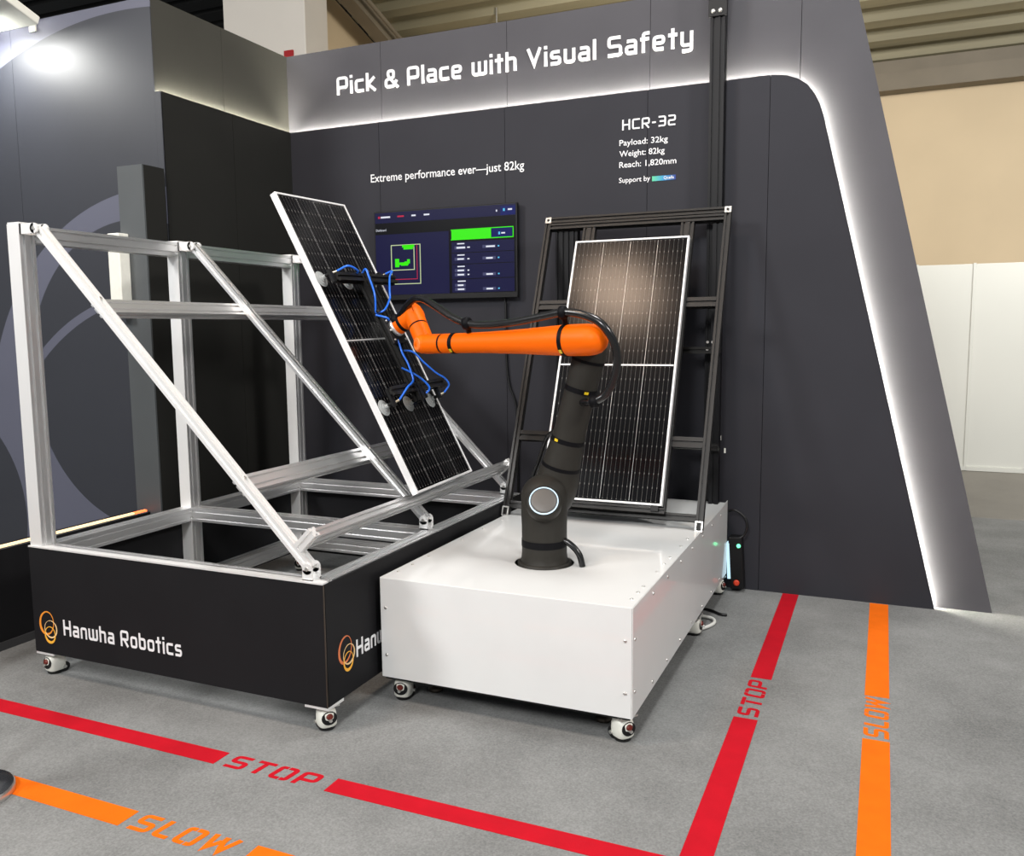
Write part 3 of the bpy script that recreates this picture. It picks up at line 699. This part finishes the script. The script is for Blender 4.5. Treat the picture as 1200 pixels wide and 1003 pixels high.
obj('rear_panel', B(BX0, BX1-.0035, BY1-.004, BY1, BZ0, BZ1-.005), M_WHITE, bx)
obj('opening_well', MB().lathe([(HR-.001, -.09), (HR-.001, -.003)], (HX, HY, BZ1), (0, 0, 1), 40, cap1=False), M_BLK, bx)
ch = MB()
for x0, x1, y0, y1 in ((BX0+.01, BX1-.012, BY0+.008, BY0+.06), (BX0+.01, BX1-.012, BY1-.07, BY1-.012), (BX0+.01, BX0+.06, BY0+.06, BY1-.07), (BX1-.062, BX1-.012, BY0+.06, BY1-.07)):
    ch.box(x0, x1, y0, y1, BZ0-.012, BZ0+.03)
obj('base_frame', ch, M_BLK, bx)
obj('floor_plate', B(BX0+.02, BX1-.02, BY0+.06, BY1-.07, BZ0, BZ0+.02), M_BLK, bx)
SCR = mesh('screw', MB().lathe([(.0075, 0), (.0075, .002), (.005, .0045), (.002, .005)], (0, 0, 0), (0, 0, 1), 10), M_STEEL)
def screw(parent, p, rot): link('screw', SCR, None, parent, V(p)-origin_of(parent), rot)
for y in (3.33, 3.43, 3.52, 3.76, 3.90, 4.02, 4.26, 4.42):
    screw(tp, (BX1-.035, y, BZ1), (0, 0, 0)); 
for y in (3.33, 3.46, 3.62, 3.98, 4.25, 4.5):
    screw(tp, (BX0+.03, y, BZ1), (0, 0, 0))
for x in (BX0+.025, BX1-.030):
    for z in (.225, .445): screw(ft, (x, BY0-.0035, z), (math.radians(90), 0, 0))
for z in (.225, .445): screw(sd, (BX1+.001, BY0+.03, z), (0, math.radians(90), 0))
for y in (3.55, 3.82, 4.10, 4.38, 4.66, 4.94, 5.22):
    for z in (.15, BZ1-.035): screw(sd, (BX1+.001, y, z), (0, math.radians(90), 0))
for (x, y, rz) in ((BX0+.065, BY0+.075, .15), (BX1-.062, BY0+.065, .95), (BX1-.04, 4.62, 1.6), (BX1-.05, BY1-.05, 1.4), (BX0+.06, 4.62, .4), (BX0+.06, BY1-.06, .4)):
    caster(bx, x, y, rz, .95)
for (x, y) in ((-1.885, 3.42), (-1.06, 3.42)):
    link('leveling_foot', FOOT, None, bx, V((x, y, 0))-origin_of(bx))

# ================================================================== ROBOT ARM
ra = thing('industrial_robot', 'orange and anthracite robot arm reaching from the white pedestal', 'robot arm', (HX, HY, BZ1))
obj('mounting_flange', MB().lathe([(.128, -.06), (.128, .004), (.118, .010)], (HX, HY, BZ1), (0, 0, 1), 40), M_ARM, ra)
obj('base', MB().lathe([(.120, 0), (.112, .012), (.1075, .05), (.1075, .085)], (HX, HY, BZ1), (0, 0, 1), 40), M_ARM, ra)
obj('joint_band', MB().lathe([(.109, .085), (.109, .118)], (HX, HY, BZ1), (0, 0, 1), 40), M_BAND, ra)
dome = [(.1075, .118), (.1075, .18), (.1095, .24), (.110, .32)]
for i in range(1, 9):
    a = math.pi/2*i/8; dome.append((max(.0005, .110*math.cos(a)), .32+.105*math.sin(a)))
sh_o = obj('shoulder', MB().lathe(dome, (HX, HY, BZ1), (0, 0, 1), 40, cap1=False), M_ARM, ra)
AX = V((.30, -.80, .56)).normalized()
cS = V((HX+.047, HY-.126, .909)) - AX*.1185
cap = obj('joint_cap', MB().lathe([(.082, .06), (.082, .100), (.076, .112), (.060, .116)], cS, AX, 40, cap0=False), M_ARM, ra)
obj('light_ring', MB().lathe([(.0675, .1145), (.0675, .1185), (.0625, .1192), (.0625, .1155)], cS, AX, 48, cap0=False, cap1=False), M_RING, cap)
obj('cap_cover', MB().lathe([(.0605, .113), (.0605, .1185), (.050, .121), (.02, .1225)], cS, AX, 40, cap0=False), M_GREYR, cap)
S2 = V((-1.437, 3.832, .915)); E2 = V((-1.236, 3.795, 1.615)); ua = (E2-S2); uL = ua.length; ua.normalize()
upper = [(.03, -.115), (.07, -.10), (.095, -.06), (.105, 0), (.104, .06), (.097, .10), (.092, .14), (.085, .20), (.079, .26), (.076, .32), (.075, .50), (.0755, .58), (.077, .66), (.074, .71), (.062, .755), (.035, .78), (.01, .785)]
obj('upper_arm', MB().lathe(upper, S2, ua, 40), M_ARM, ra)
for h, r, w, nm in ((.128, .0945, .020, 'joint_band'), (.262, .0805, .022, 'hose_strap'), (.515, .0772, .024, 'hose_strap'), (.655, .0785, .014, 'joint_band')):
    bd_ = obj(nm, MB().lathe([(r, h-w/2), (r, h+w/2)], S2, ua, 40), M_BAND, ra)
    if nm == 'hose_strap':
        # yellow print on the strap, towards the viewer
        tow = V((.36, -.93, 0)); side = ua.cross(tow).normalized(); fr = side.cross(ua).normalized()
        sg = -1 if h < .4 else .45
        d3 = (fr*math.cos(sg*.75) - side*math.sin(sg*.75)*-1).normalized()
        obj('strap_print', MB().obox(S2+ua*(h)+d3*(r+.0008), (ua, ua.cross(d3), d3), (.006, .010, .001)), M_YEL, bd_)
E1 = V((-1.205, 3.65, 1.640)); W1 = V((-2.135, 3.850, 1.619)); fa = (W1-E1); fL = fa.length; fa.normalize()
obj('elbow_joint', MB().cyl(E2 + V((0, .03, .02)), E1 - V((-.004, .02, 0)), .066, .068, n=36), M_ARM, ra)
fore = [(.004, -.088), (.025, -.085), (.045, -.074), (.060, -.055), (.068, -.03), (.0715, 0), (.0715, .06), (.0705, .13), (.066, .22), (.060, .33), (.0555, .44), (.052, .55), (.050, .66), (.049, .78), (.049, .838)]
obj('forearm', MB().lathe(fore, E1, fa, 40), M_OR, ra)
obj('joint_gap', MB().lathe([(.0475, .838), (.0475, .850)], E1, fa, 40, cap0=False, cap1=False), M_BAND, ra)
obj('wrist_elbow', MB().lathe([(.049, .850), (.0495, .90), (.050, .95), (.047, .985), (.036, 1.005), (.016, 1.012), (.002, 1.013)], E1, fa, 40), M_OR, ra)
WN = V((-.55, -.83, 0)).normalized()
wc = E1+fa*.965
obj('wrist_cap', MB().lathe([(.049, -.02), (.048, .018), (.040, .040), (.036, .044)], wc, WN, 36, cap0=False), M_OR, ra)
obj('cap_cover', MB().lathe([(.034, .043), (.034, .046), (.030, .048)], wc, WN, 36, cap0=False), mat('orange_cap', S(255, 130, 50), .5, var=.03), ra)
# straps around the forearm
for h, r, w in ((.115, .0735, .020), (.765, .0515, .022)):
    st = obj('hose_strap', MB().lathe([(r, h-w/2), (r, h+w/2)], E1, fa, 40), M_BAND, ra)
    dwn = V((.25, -.75, -.61)).normalized(); dwn = (dwn - fa*dwn.dot(fa)).normalized()
    obj('strap_print', MB().obox(E1+fa*h+dwn*(r+.0008), (fa, fa.cross(dwn), dwn), (.007, .010, .001)), M_YEL, st)
# wrist: link up-left, second wrist joint, tool flange pointing at the panel
PNL_T, PNL_B, PW = V((-2.865, 3.618, 2.395)), V((-2.095, 3.658, .886)), .63
pv = (PNL_T-PNL_B); PLn = pv.length; pv.normalize(); pu = V((0, 1, 0)); pu = (pu-pv*pu.dot(pv)).normalized(); pn = pu.cross(pv)
PC = (PNL_T+PNL_B)/2 + pu*PW/2
W2 = V((-2.262, 3.945, 1.768)); lk = (W2-wc)
lk0 = wc + V((-.01, .02, .01)); lkd = (W2-lk0).normalized(); lkL = (W2-lk0).length
obj('wrist_link', MB().lathe([(.048, 0), (.050, .04), (.0505, lkL*.52)], lk0, lkd, 36, cap0=False), M_OR, ra)
obj('joint_gap', MB().lathe([(.0485, lkL*.52), (.0485, lkL*.52+.010)], lk0, lkd, 36, cap0=False, cap1=False), M_BAND, ra)
obj('wrist_body', MB().lathe([(.0505, lkL*.52+.010), (.052, lkL*.8), (.053, lkL), (.050, lkL+.03), (.040, lkL+.050), (.030, lkL+.055)], lk0, lkd, 36), M_OR, ra)
FLG = PC + pn*.118
fd = (FLG-W2).normalized(); fLn = (FLG-W2).length
obj('tool_wrist', MB().lathe([(.050, -.035), (.052, .0), (.050, .04), (.047, fLn-.035), (.047, fLn-.022)], W2, fd, 36), M_OR, ra)
obj('joint_band', MB().lathe([(.0485, fLn-.066), (.0485, fLn-.046)], W2, fd, 36), M_BAND, ra)
obj('tool_flange', MB().lathe([(.042, fLn-.022), (.050, fLn-.020), (.052, fLn-.002), (.046, fLn)], W2, fd, 36), M_SIL, ra)
# hose bundle along the arm
hose = [(-1.29, 3.77, 1.35), (-1.199, 3.70, 1.361), (-1.133, 3.69, 1.403), (-1.082, 3.66, 1.501), (-1.073, 3.63, 1.596), (-1.103, 3.6, 1.678), (-1.169, 3.6, 1.733), (-1.294, 3.62, 1.762), (-1.428, 3.65, 1.745), (-1.567, 3.68, 1.724), (-1.716, 3.72, 1.712), (-1.843, 3.75, 1.717), (-1.95, 3.78, 1.75), (-2.056, 3.82, 1.802), (-2.15, 3.86, 1.843), (-2.211, 3.88, 1.849), (-2.268, 3.9, 1.821), (-2.322, 3.92, 1.774), (-2.366, 3.935, 1.742), (-2.40, 3.94, 1.725)]
obj('hose_bundle', MB().tube(hose, .0185, n=14), M_HOSE, ra)
for c, d, top in (((-1.318, 3.626, 1.761), V((1, -.1, .05)), V((-1.318, 3.672, 1.70))), ((-1.858, 3.755, 1.719), V((1, -.2, .1)), V((-1.862, 3.79, 1.665))), ((-2.362, 3.935, 1.745), V((1, -.1, .9)), V((-2.34, 3.945, 1.72)))):
    d.normalize(); cl_ = obj('hose_clamp', MB().lathe([(.020, -.017), (.029, -.014), (.031, 0), (.029, .014), (.020, .017)], c, d, 20), M_BAND, ra)
    obj('clamp_stem', MB().tube([V(c), top], .013, n=10, smooth_path=False), M_BAND, cl_)
obj('hose_clamp', MB().lathe([(.020, -.02), (.030, -.015), (.030, .015), (.020, .02)], (-1.195, 3.70, 1.362), V((1, 0, .2)), 18), M_BAND, ra)
obj('side_hose', MB().tube([V((-1.555, 3.80, .72)), V((-1.580, 3.85, .80)), V((-1.590, 3.86, .86)), V((-1.578, 3.88, .94)), V((-1.540, 3.89, 1.05)), V((-1.495, 3.88, 1.16)), V((-1.45, 3.86, 1.2))], .011), M_HOSE, ra)
obj('base_hose', MB().tube([V((-1.40, 3.72, .705)), V((-1.345, 3.72, .698)), V((-1.303, 3.72, .673)), V((-1.272, 3.72, .635)), V((-1.258, 3.72, .583))], .015), M_HOSE, ra)

# ================================================================== SOLAR PANELS
CELLW, CELLH = .1430, .0785
def cell_mat():
    m = mat('solar_cell_silicon', (.0022, .0022, .003), .17, spec=.2, var=.15, scale=3)
    nt = m.node_tree; N = nt.nodes; L = nt.links; b = N['Principled BSDF']
    tc = N.new('ShaderNodeTexCoord'); sp = N.new('ShaderNodeSeparateXYZ'); L.new(tc.outputs['Object'], sp.inputs[0])
    def mm(op, a, b_=None):
        n = N.new('ShaderNodeMath'); n.operation = op
        for i, x in enumerate((a, b_)):
            if x is None: continue
            if isinstance(x, (int, float)): n.inputs[i].default_value = x
            else: L.new(x, n.inputs[i])
        return n.outputs[0]
    fx = mm('PINGPONG', mm('ADD', sp.outputs[0], 1.0 + .0135), .0135)      # bus bars every 27 mm
    bus = mm('LESS_THAN', fx, .0007)
    dot = mm('MULTIPLY', mm('LESS_THAN', fx, .0022), mm('GREATER_THAN', mm('ABSOLUTE', sp.outputs[1]), .0352))
    fy = mm('PINGPONG', mm('ADD', sp.outputs[1], 1.0), .0012)
    fin = mm('MULTIPLY', mm('LESS_THAN', fy, .0002), .004)
    msk = mm('MINIMUM', mm('ADD', mm('ADD', mm('MULTIPLY', bus, .17), mm('MULTIPLY', dot, .27)), fin), 1.0)
    bi = b.inputs['Base Color']; src = bi.links[0].from_socket
    mx = N.new('ShaderNodeMix'); mx.data_type = 'RGBA'; L.new(msk, mx.inputs[0]); L.new(src, mx.inputs[6]); mx.inputs[7].default_value = (.55, .53, .50, 1); L.new(mx.outputs[2], bi)
    return m
M_CELL = cell_mat()
CELL = mesh('solar_cell', MB().box(-.5, .5, -.5, .5, -.0008, .0004), M_CELL)
def solar_panel(label, origin, U, Vv, Nn, W, L):
    """origin = centre of the front plane; U across, Vv up, Nn out of the glass"""
    e = bpy.data.objects.new('solar_panel', None); COL.objects.link(e); tag(e, label, 'solar panel', 'solar panels at the robot cell')
    U = V(U); Vv = V(Vv); Nn = V(Nn)
    e.matrix_world = Matrix(((U.x, Vv.x, Nn.x, origin[0]), (U.y, Vv.y, Nn.y, origin[1]), (U.z, Vv.z, Nn.z, origin[2]), (0, 0, 0, 1)))
    fw_, dp = .011, .035
    def fr(x0, x1, y0, y1): obj('frame_rail', MB().box(x0, x1, y0, y1, -dp, .0), M_PFRAME, e, bevel=.0012, local=True)
    fr(-W/2, -W/2+fw_, -L/2, L/2); fr(W/2-fw_, W/2, -L/2, L/2); fr(-W/2+fw_, W/2-fw_, -L/2, -L/2+fw_); fr(-W/2+fw_, W/2-fw_, L/2-fw_, L/2)
    obj('backsheet', MB().box(-W/2+fw_, W/2-fw_, -L/2+fw_, L/2-fw_, -.012, -.0045), M_BACK, e, local=True)
    obj('junction_box', MB().box(-.05, .05, -.03, .03, -.028, -.012), M_BLK, e, local=True)
    iw = W-2*fw_-.012; ih = (L-2*fw_-.016-.018)/2; cw = iw/4; chh = ih/10
    me = CELL.copy(); me.name = 'solar_cell'
    for v in me.vertices: v.co.x *= cw-.0025; v.co.y *= chh-.0015
    for half in (-1, 1):
        for r in range(10):
            for c in range(4):
                link('solar_cell', me, None, e, (-iw/2+cw*(c+.5), half*(.009+chh*(r+.5)), -.0035))
    for c in (1, 2, 3):
        obj('ribbon', MB().box(-iw/2+cw*c-.0008, -iw/2+cw*c+.0008, -L/2+.02, L/2-.02, -.004, -.0034), M_RIB, e, local=True)
    obj('ribbon', MB().box(-W/2+.014, W/2-.014, -.0045, .0045, -.004, -.0030), M_RIB, e, local=True)
    return e
solar_panel('black solar panel held in the air by the robot gripper', PC, pu, pv, pn, PW, PLn)

# ================================================================== BLACK LEANING RACK
LK = .42; lc = math.cos(math.atan(LK)); ls = math.sin(math.atan(LK))
LV = V((0, ls, lc)); LN = V((0, -lc, ls)); LU = V((1, 0, 0)); LO_ = V((0, 4.605, BZ1))   # foot line, front face of the rack
rk = thing('black_rack', 'black profile rack leaning back on the rear of the pedestal', 'rack', (-1.465, 4.62, BZ1))
def lp(x, s, d=0): return LO_ + LU*x + LV*s + LN*d
KX0, KX1, KL = -2.048, -.893, 1.985
def kprof(name, p0, p1, w=.040, h=.040, u=None): return obj(name, MB().slot(p0, p1, w, h, u or LN), M_BLK_PROFILE, rk)
for x in (KX0, KX1):
    kprof('upright', lp(x, .014, -.02), lp(x, KL, -.02))
    # milled aluminium ends
    e0 = MB()
    for dx in (-.017, .017): e0.obox(lp(x+dx, .028, .001), (LU, LV, LN), (.004, .028, .003))
    e0.obox(lp(x, .054, .001), (LU, LV, LN), (.020, .004, .003)).obox(lp(x, .004, -.02), (LU, LV, LN), (.020, .003, .020))
    obj('foot_bracket', e0, M_STEEL, rk)
    obj('corner_plate', MB().obox(lp(x, KL-.022, .002), (LU, LV, LN), (.020, .020, .002)), M_STEEL, rk)
    obj('corner_bolt', MB().lathe([(.008, 0), (.008, .005)], lp(x, KL-.022, .004), LN, 10), M_BLK, rk)
kprof('top_rail', lp(KX0+.021, KL-.02, -.02), lp(KX1-.021, KL-.02, -.02))
kprof('top_rail', lp(KX0+.021, KL-.066, -.02), lp(KX1-.021, KL-.066, -.02))
kprof('bottom_rail', lp(KX0+.021, .075, -.02), lp(KX1-.021, .075, -.02))
for x in (-1.76, -1.13):
    kprof('inner_upright', lp(x, .097, -.022), lp(x, KL-.088, -.022), .080, .040, LN)
for s in (.505, 1.365):
    for a, b in ((KX0+.021, -1.802), (-1.718, -1.172), (-1.088, KX1-.021)):
        kprof('cross_rail', lp(a, s, -.022), lp(b, s, -.022), .060, .040, LN)
kprof('panel_ledge', lp(-1.83, .092, .025), lp(-1.08, .092, .025), .045, .030, LV)
for x in (-1.79, -1.135):
    obj('ledge_bracket', MB().obox(lp(x, .10, .052), (LU, LV, LN), (.022, .016, .006)), M_BLK, rk, bevel=.002)
# rear supports
obj('rear_upright', MB().slot((-1.93, 5.41, BZ1), (-1.93, 5.41, 2.33), .06, .15, (1, 0, 0)), M_MAST, rk)
kprof('rear_brace', V((-1.99, 5.35, 1.55)), V((-.92, 5.35, 1.55)), .06, .04, (0, 0, 1))
kprof('rear_brace', V((-1.99, 5.35, .95)), V((-.92, 5.35, .95)), .06, .04, (0, 0, 1))
obj('rear_upright', MB().slot((-.955, 5.41, BZ1), (-.955, 5.41, 2.33), .06, .06, (1, 0, 0)), M_MAST, rk)
for x, z in ((-.995, 1.60), (-.965, 1.60), (-.997, 1.555), (-.962, 1.552)):
    obj('brace_bolt', MB().lathe([(.009, 0), (.008, .006)], (x, 5.33, z), (0, -1, 0), 10), M_STEEL, rk)
solar_panel('black solar panel leaning upright on the black rack', lp(-1.460, .118+.83, .047), LU, LV, LN, .722, 1.658)

# tall black mast behind the rack
ms = thing('black_mast', 'tall black profile mast rising behind the leaning rack', 'mast', (-1.0, 5.5, 0))
obj('profile', MB().slot((-.992, 5.508, 0), (-.992, 5.508, 4.4), .088, .088, (0, 1, 0), cell=.044), M_MAST, ms)
obj('bracket_plate', MB().box(-1.046, -.936, 5.452, 5.462, 3.545, 4.15), M_BLK, ms, bevel=.003)
for x in (-1.018, -.975):
    obj('bolt', MB().lathe([(.014, 0), (.013, .008), (.006, .011)], (x, 5.452, 3.575), (0, -1, 0), 12), M_STEEL, ms)
obj('base_plate', B(-1.06, -.925, 5.462, 5.56, 0, .012), M_BLK, ms)
for (x, z) in ((-.935, .98), (-.905, .90)):
    obj('cable_clip', B(x, x+.010, 5.455, 5.463, z, z+.03), M_CAST, ms)

# ================================================================== VACUUM GRIPPER
gr = thing('vacuum_gripper', 'black suction gripper frame with blue air hoses on the robot wrist', 'gripper', PC + pn*.1)
def gp(a, b, d): return PC + pu*a + pv*b + pn*d
obj('adapter_plate', MB().obox(gp(0, -.01, .108), (pu, pv, pn), (.075, .075, .008)), M_BLK, gr, bevel=.003)
for a, b in ((-.055, .045), (-.055, -.01), (-.055, -.065), (.055, .045), (.055, -.065)):
    obj('plate_bolt', MB().lathe([(.007, 0), (.006, .006)], gp(a, b, .116), pn, 10), M_STEEL, gr)
obj('spine', MB().slot(gp(-.005, .33, .080), gp(-.005, -.40, .080), .080, .040, pn), M_BLK_PROFILE, gr)
UB, LB = .315, -.360
obj('crossbar', MB().slot(gp(-.26, UB, .078), gp(.31, UB, .078), .045, .040, pn), M_BLK_PROFILE, gr)
obj('crossbar', MB().slot(gp(-.27, LB+.03, .078), gp(.30, LB+.03, .078), .045, .040, pn), M_BLK_PROFILE, gr)
cups = [(-.275, .347), (-.054, .335), (.197, .347), (-.264, -.384), (-.02, -.388), (.219, -.393)]
for i, (a, b) in enumerate(cups):
    c = obj('suction_cup', MB().lathe([(.042, .001), (.044, .003), (.043, .005), (.034, .007), (.033, .010), (.022, .012), (.021, .016), (.013, .018), (.011, .034)], gp(a, b, 0), pn, 28, smooth=False), M_CUP, gr)
    obj('cup_stem', MB().cyl(gp(a, b, .030), gp(a, b, .060), .009, n=12), M_BLK, c)
    bb = UB if i < 3 else LB+.03
    obj('cup_arm', MB().obox(gp(a, (b+bb)/2, .066), (pu, pv, pn), (.012, abs(b-bb)/2+.02, .007)), M_BLK, c)
    f0 = gp(a+.010, b, .055); f1 = gp(a+.045, b+.006, .075)
    obj('air_fitting', MB().cyl(f0, f1, .007, .006, n=10), M_BRASS, c)
hs = [[(-.23, .353), (-.18, .36), (-.11, .335), (-.064, .340)], [(-.009, .341), (-.02, .350), (-.035, .30), (-.05, .20), (-.052, .114)],
      [(.242, .353), (.262, .352), (.19, .31), (.110, .22), (.073, .17), (-.02, .109), (-.056, .109)],
      [(-.064, .099), (-.042, .053), (.014, .036)],
      [(.023, .005), (-.027, -.073), (-.055, -.147), (-.058, -.211), (-.078, -.294), (-.106, -.316), (-.15, -.332), (-.22, -.378)],
      [(-.058, -.211), (-.023, -.275), (.030, -.330), (.045, -.365), (.024, -.382)],
      [(-.026, -.114), (.061, -.14), (.112, -.21), (.182, -.280), (.262, -.322), (.285, -.36), (.264, -.387)]]
for q in hs:
    n = len(q)
    obj('air_hose', MB().tube([gp(a, b, .104 + .022*math.sin(math.pi*k/(n-1)) - (.024 if k in (0, n-1) else 0)) for k, (a, b) in enumerate(q)],   .0056, n=8), M_BLUE, gr)
obj('hose_tie', MB().cyl(gp(-.054, .105, .098), gp(-.054, .118, .098), .011, n=10), M_BLK, gr)

# ================================================================== TEACH PENDANT AND CABLES
tpn = thing('teach_pendant', 'black teach pendant with green lamp and red stop knob behind pedestal', 'teach pendant', (-.82, 5.47, .02))
tdir = V((-.06, 0, 1)).normalized(); tx = V((1, 0, .06)).normalized()
obj('housing', MB().obox((-.82, 5.513, .19), (tx, (0, 1, 0), tdir), (.042, .04, .17)), M_BLK, tpn, bevel=.006)
obj('display', MB().obox((-.868, 5.508, .20), (tx, (0, 1, 0), tdir), (.010, .036, .115)), scr('tablet', S(190, 228, 245), 1.3), tpn)
obj('status_lamp', MB().sphere((-.805, 5.472, .305), .013), mat('green_lamp', S(60, 220, 120), .3, emit=(.15, 1, .45), estr=2.2), tpn)
obj('stop_knob', MB().lathe([(.012, 0), (.012, .012), (.019, .014), (.019, .022), (.012, .026)], (-.815, 5.474, .065), (.2, -1, .1), 18), mat('red_knob', S(205, 60, 30), .4), tpn)
tag(obj('pendant_cable', MB().tube([V((-.872, 5.50, .52)), V((-.83, 5.49, .53)), V((-.775, 5.49, .49)), V((-.758, 5.49, .43)), V((-.775, 5.49, .375)), V((-.81, 5.48, .35))], .008), M_RUB), 'black cable looping to the teach pendant', 'cable')
tag(obj('white_cable', MB().tube([V((-1.02, 4.72, .012)), V((-.93, 4.66, .012)), V((-.875, 4.70, .012)), V((-.835, 4.80, .012)), V((-.86, 4.88, .012)), V((-.95, 4.90, .012)), V((-1.05, 4.90, .012))], .010), M_CABW), 'white cable curling out from under the pedestal', 'cable')
tag(obj('black_cable', MB().tube([V((-1.0, 5.05, .01)), V((-.90, 5.03, .01)), V((-.83, 4.98, .01)), V((-.79, 4.98, .01))], .008), M_RUB), 'short black cable end beside the pedestal', 'cable')

# ================================================================== FLOOR MARKINGS
Z1 = .0015
def stripe(x0, x1, y0, y1, m, name, label): return tag(obj(name, B(x0, x1, y0, y1, 0, Z1), m), label, 'floor marking', name.replace('_', ' ') + 's on the carpet')
stripe(-4.26, -2.366, 2.472, 2.565, M_RED, 'red_floor_line', 'red floor line in front of the aluminium rack, left of STOP')
stripe(-1.843, -.545, 2.472, 2.565, M_RED, 'red_floor_line', 'red floor line from STOP to the corner in front of pedestal')
stripe(-.545, -.443, 2.0, 3.665, M_RED, 'red_floor_line', 'red floor line beside the pedestal on the near side of STOP')
stripe(-.537, -.440, 4.13, 5.56, M_RED, 'red_floor_line', 'red floor line running from STOP to the back wall')
stripe(-4.26, -2.37, 2.012, 2.106, M_ORT, 'orange_floor_line', 'orange floor line at the lower left, before SLOW')
stripe(-1.840, -1.0, 2.012, 2.106, M_ORT, 'orange_floor_line', 'short orange floor line after SLOW at the bottom edge')
stripe(-.024, .080, 1.6, 3.662, M_ORT, 'orange_floor_line', 'orange floor line at right on the near side of SLOW')
stripe(-.024, .080, 4.115, 5.555, M_ORT, 'orange_floor_line', 'orange floor line running from SLOW to the back wall')
def word(txt, o, ux, uy, h, w, m, name, label):
    e = thing(name, label, 'floor lettering', V(o) + V(ux)*w/2, name.replace('_', ' ') + ' on the carpet')
    letters(e, m, txt, o, ux, uy, (0, 0, 1), h, w, stroke=.19, thick=.0012, shear=.12, gap=.2, rad=.14)
    return e
word('STOP', (-2.325, 2.474, 0), (1, 0, 0), (0, 1, 0), .090, .415, M_RED, 'stop_lettering', 'red word STOP on the carpet in front of the rack')
word('SLOW', (-2.335, 2.014, 0), (1, 0, 0), (0, 1, 0), .092, .420, M_ORT, 'slow_lettering', 'orange word SLOW on the carpet at the bottom left')
word('STOP', (-.447, 3.690, 0), (0, 1, 0), (-1, 0, 0), .090, .400, M_RED, 'stop_lettering', 'red word STOP on the carpet right of the pedestal')
word('SLOW', (.076, 3.685, 0), (0, 1, 0), (-1, 0, 0), .096, .400, M_ORT, 'slow_lettering', 'orange word SLOW on the carpet at the right')

# stanchion base at the left edge
sb = thing('stanchion', 'round dark stanchion base at the lower left edge', 'stanchion', (-3.035, 1.93, 0))
obj('base_rim', MB().lathe([(.158, 0), (.160, .004), (.160, .024), (.155, .030)], (-3.035, 1.93, 0), (0, 0, 1), 48), M_STEEL, sb)
obj('base_dome', MB().lathe([(.155, .030), (.130, .037), (.07, .045), (.03, .05)], (-3.035, 1.93, 0), (0, 0, 1), 48, cap0=False), mat('black_gloss', S(40, 42, 46), .2), sb)
obj('post', MB().cyl((-3.035, 1.93, .045), (-3.035, 1.93, .95), .025, n=20), mat('black_gloss', S(40, 42, 46), .2), sb)
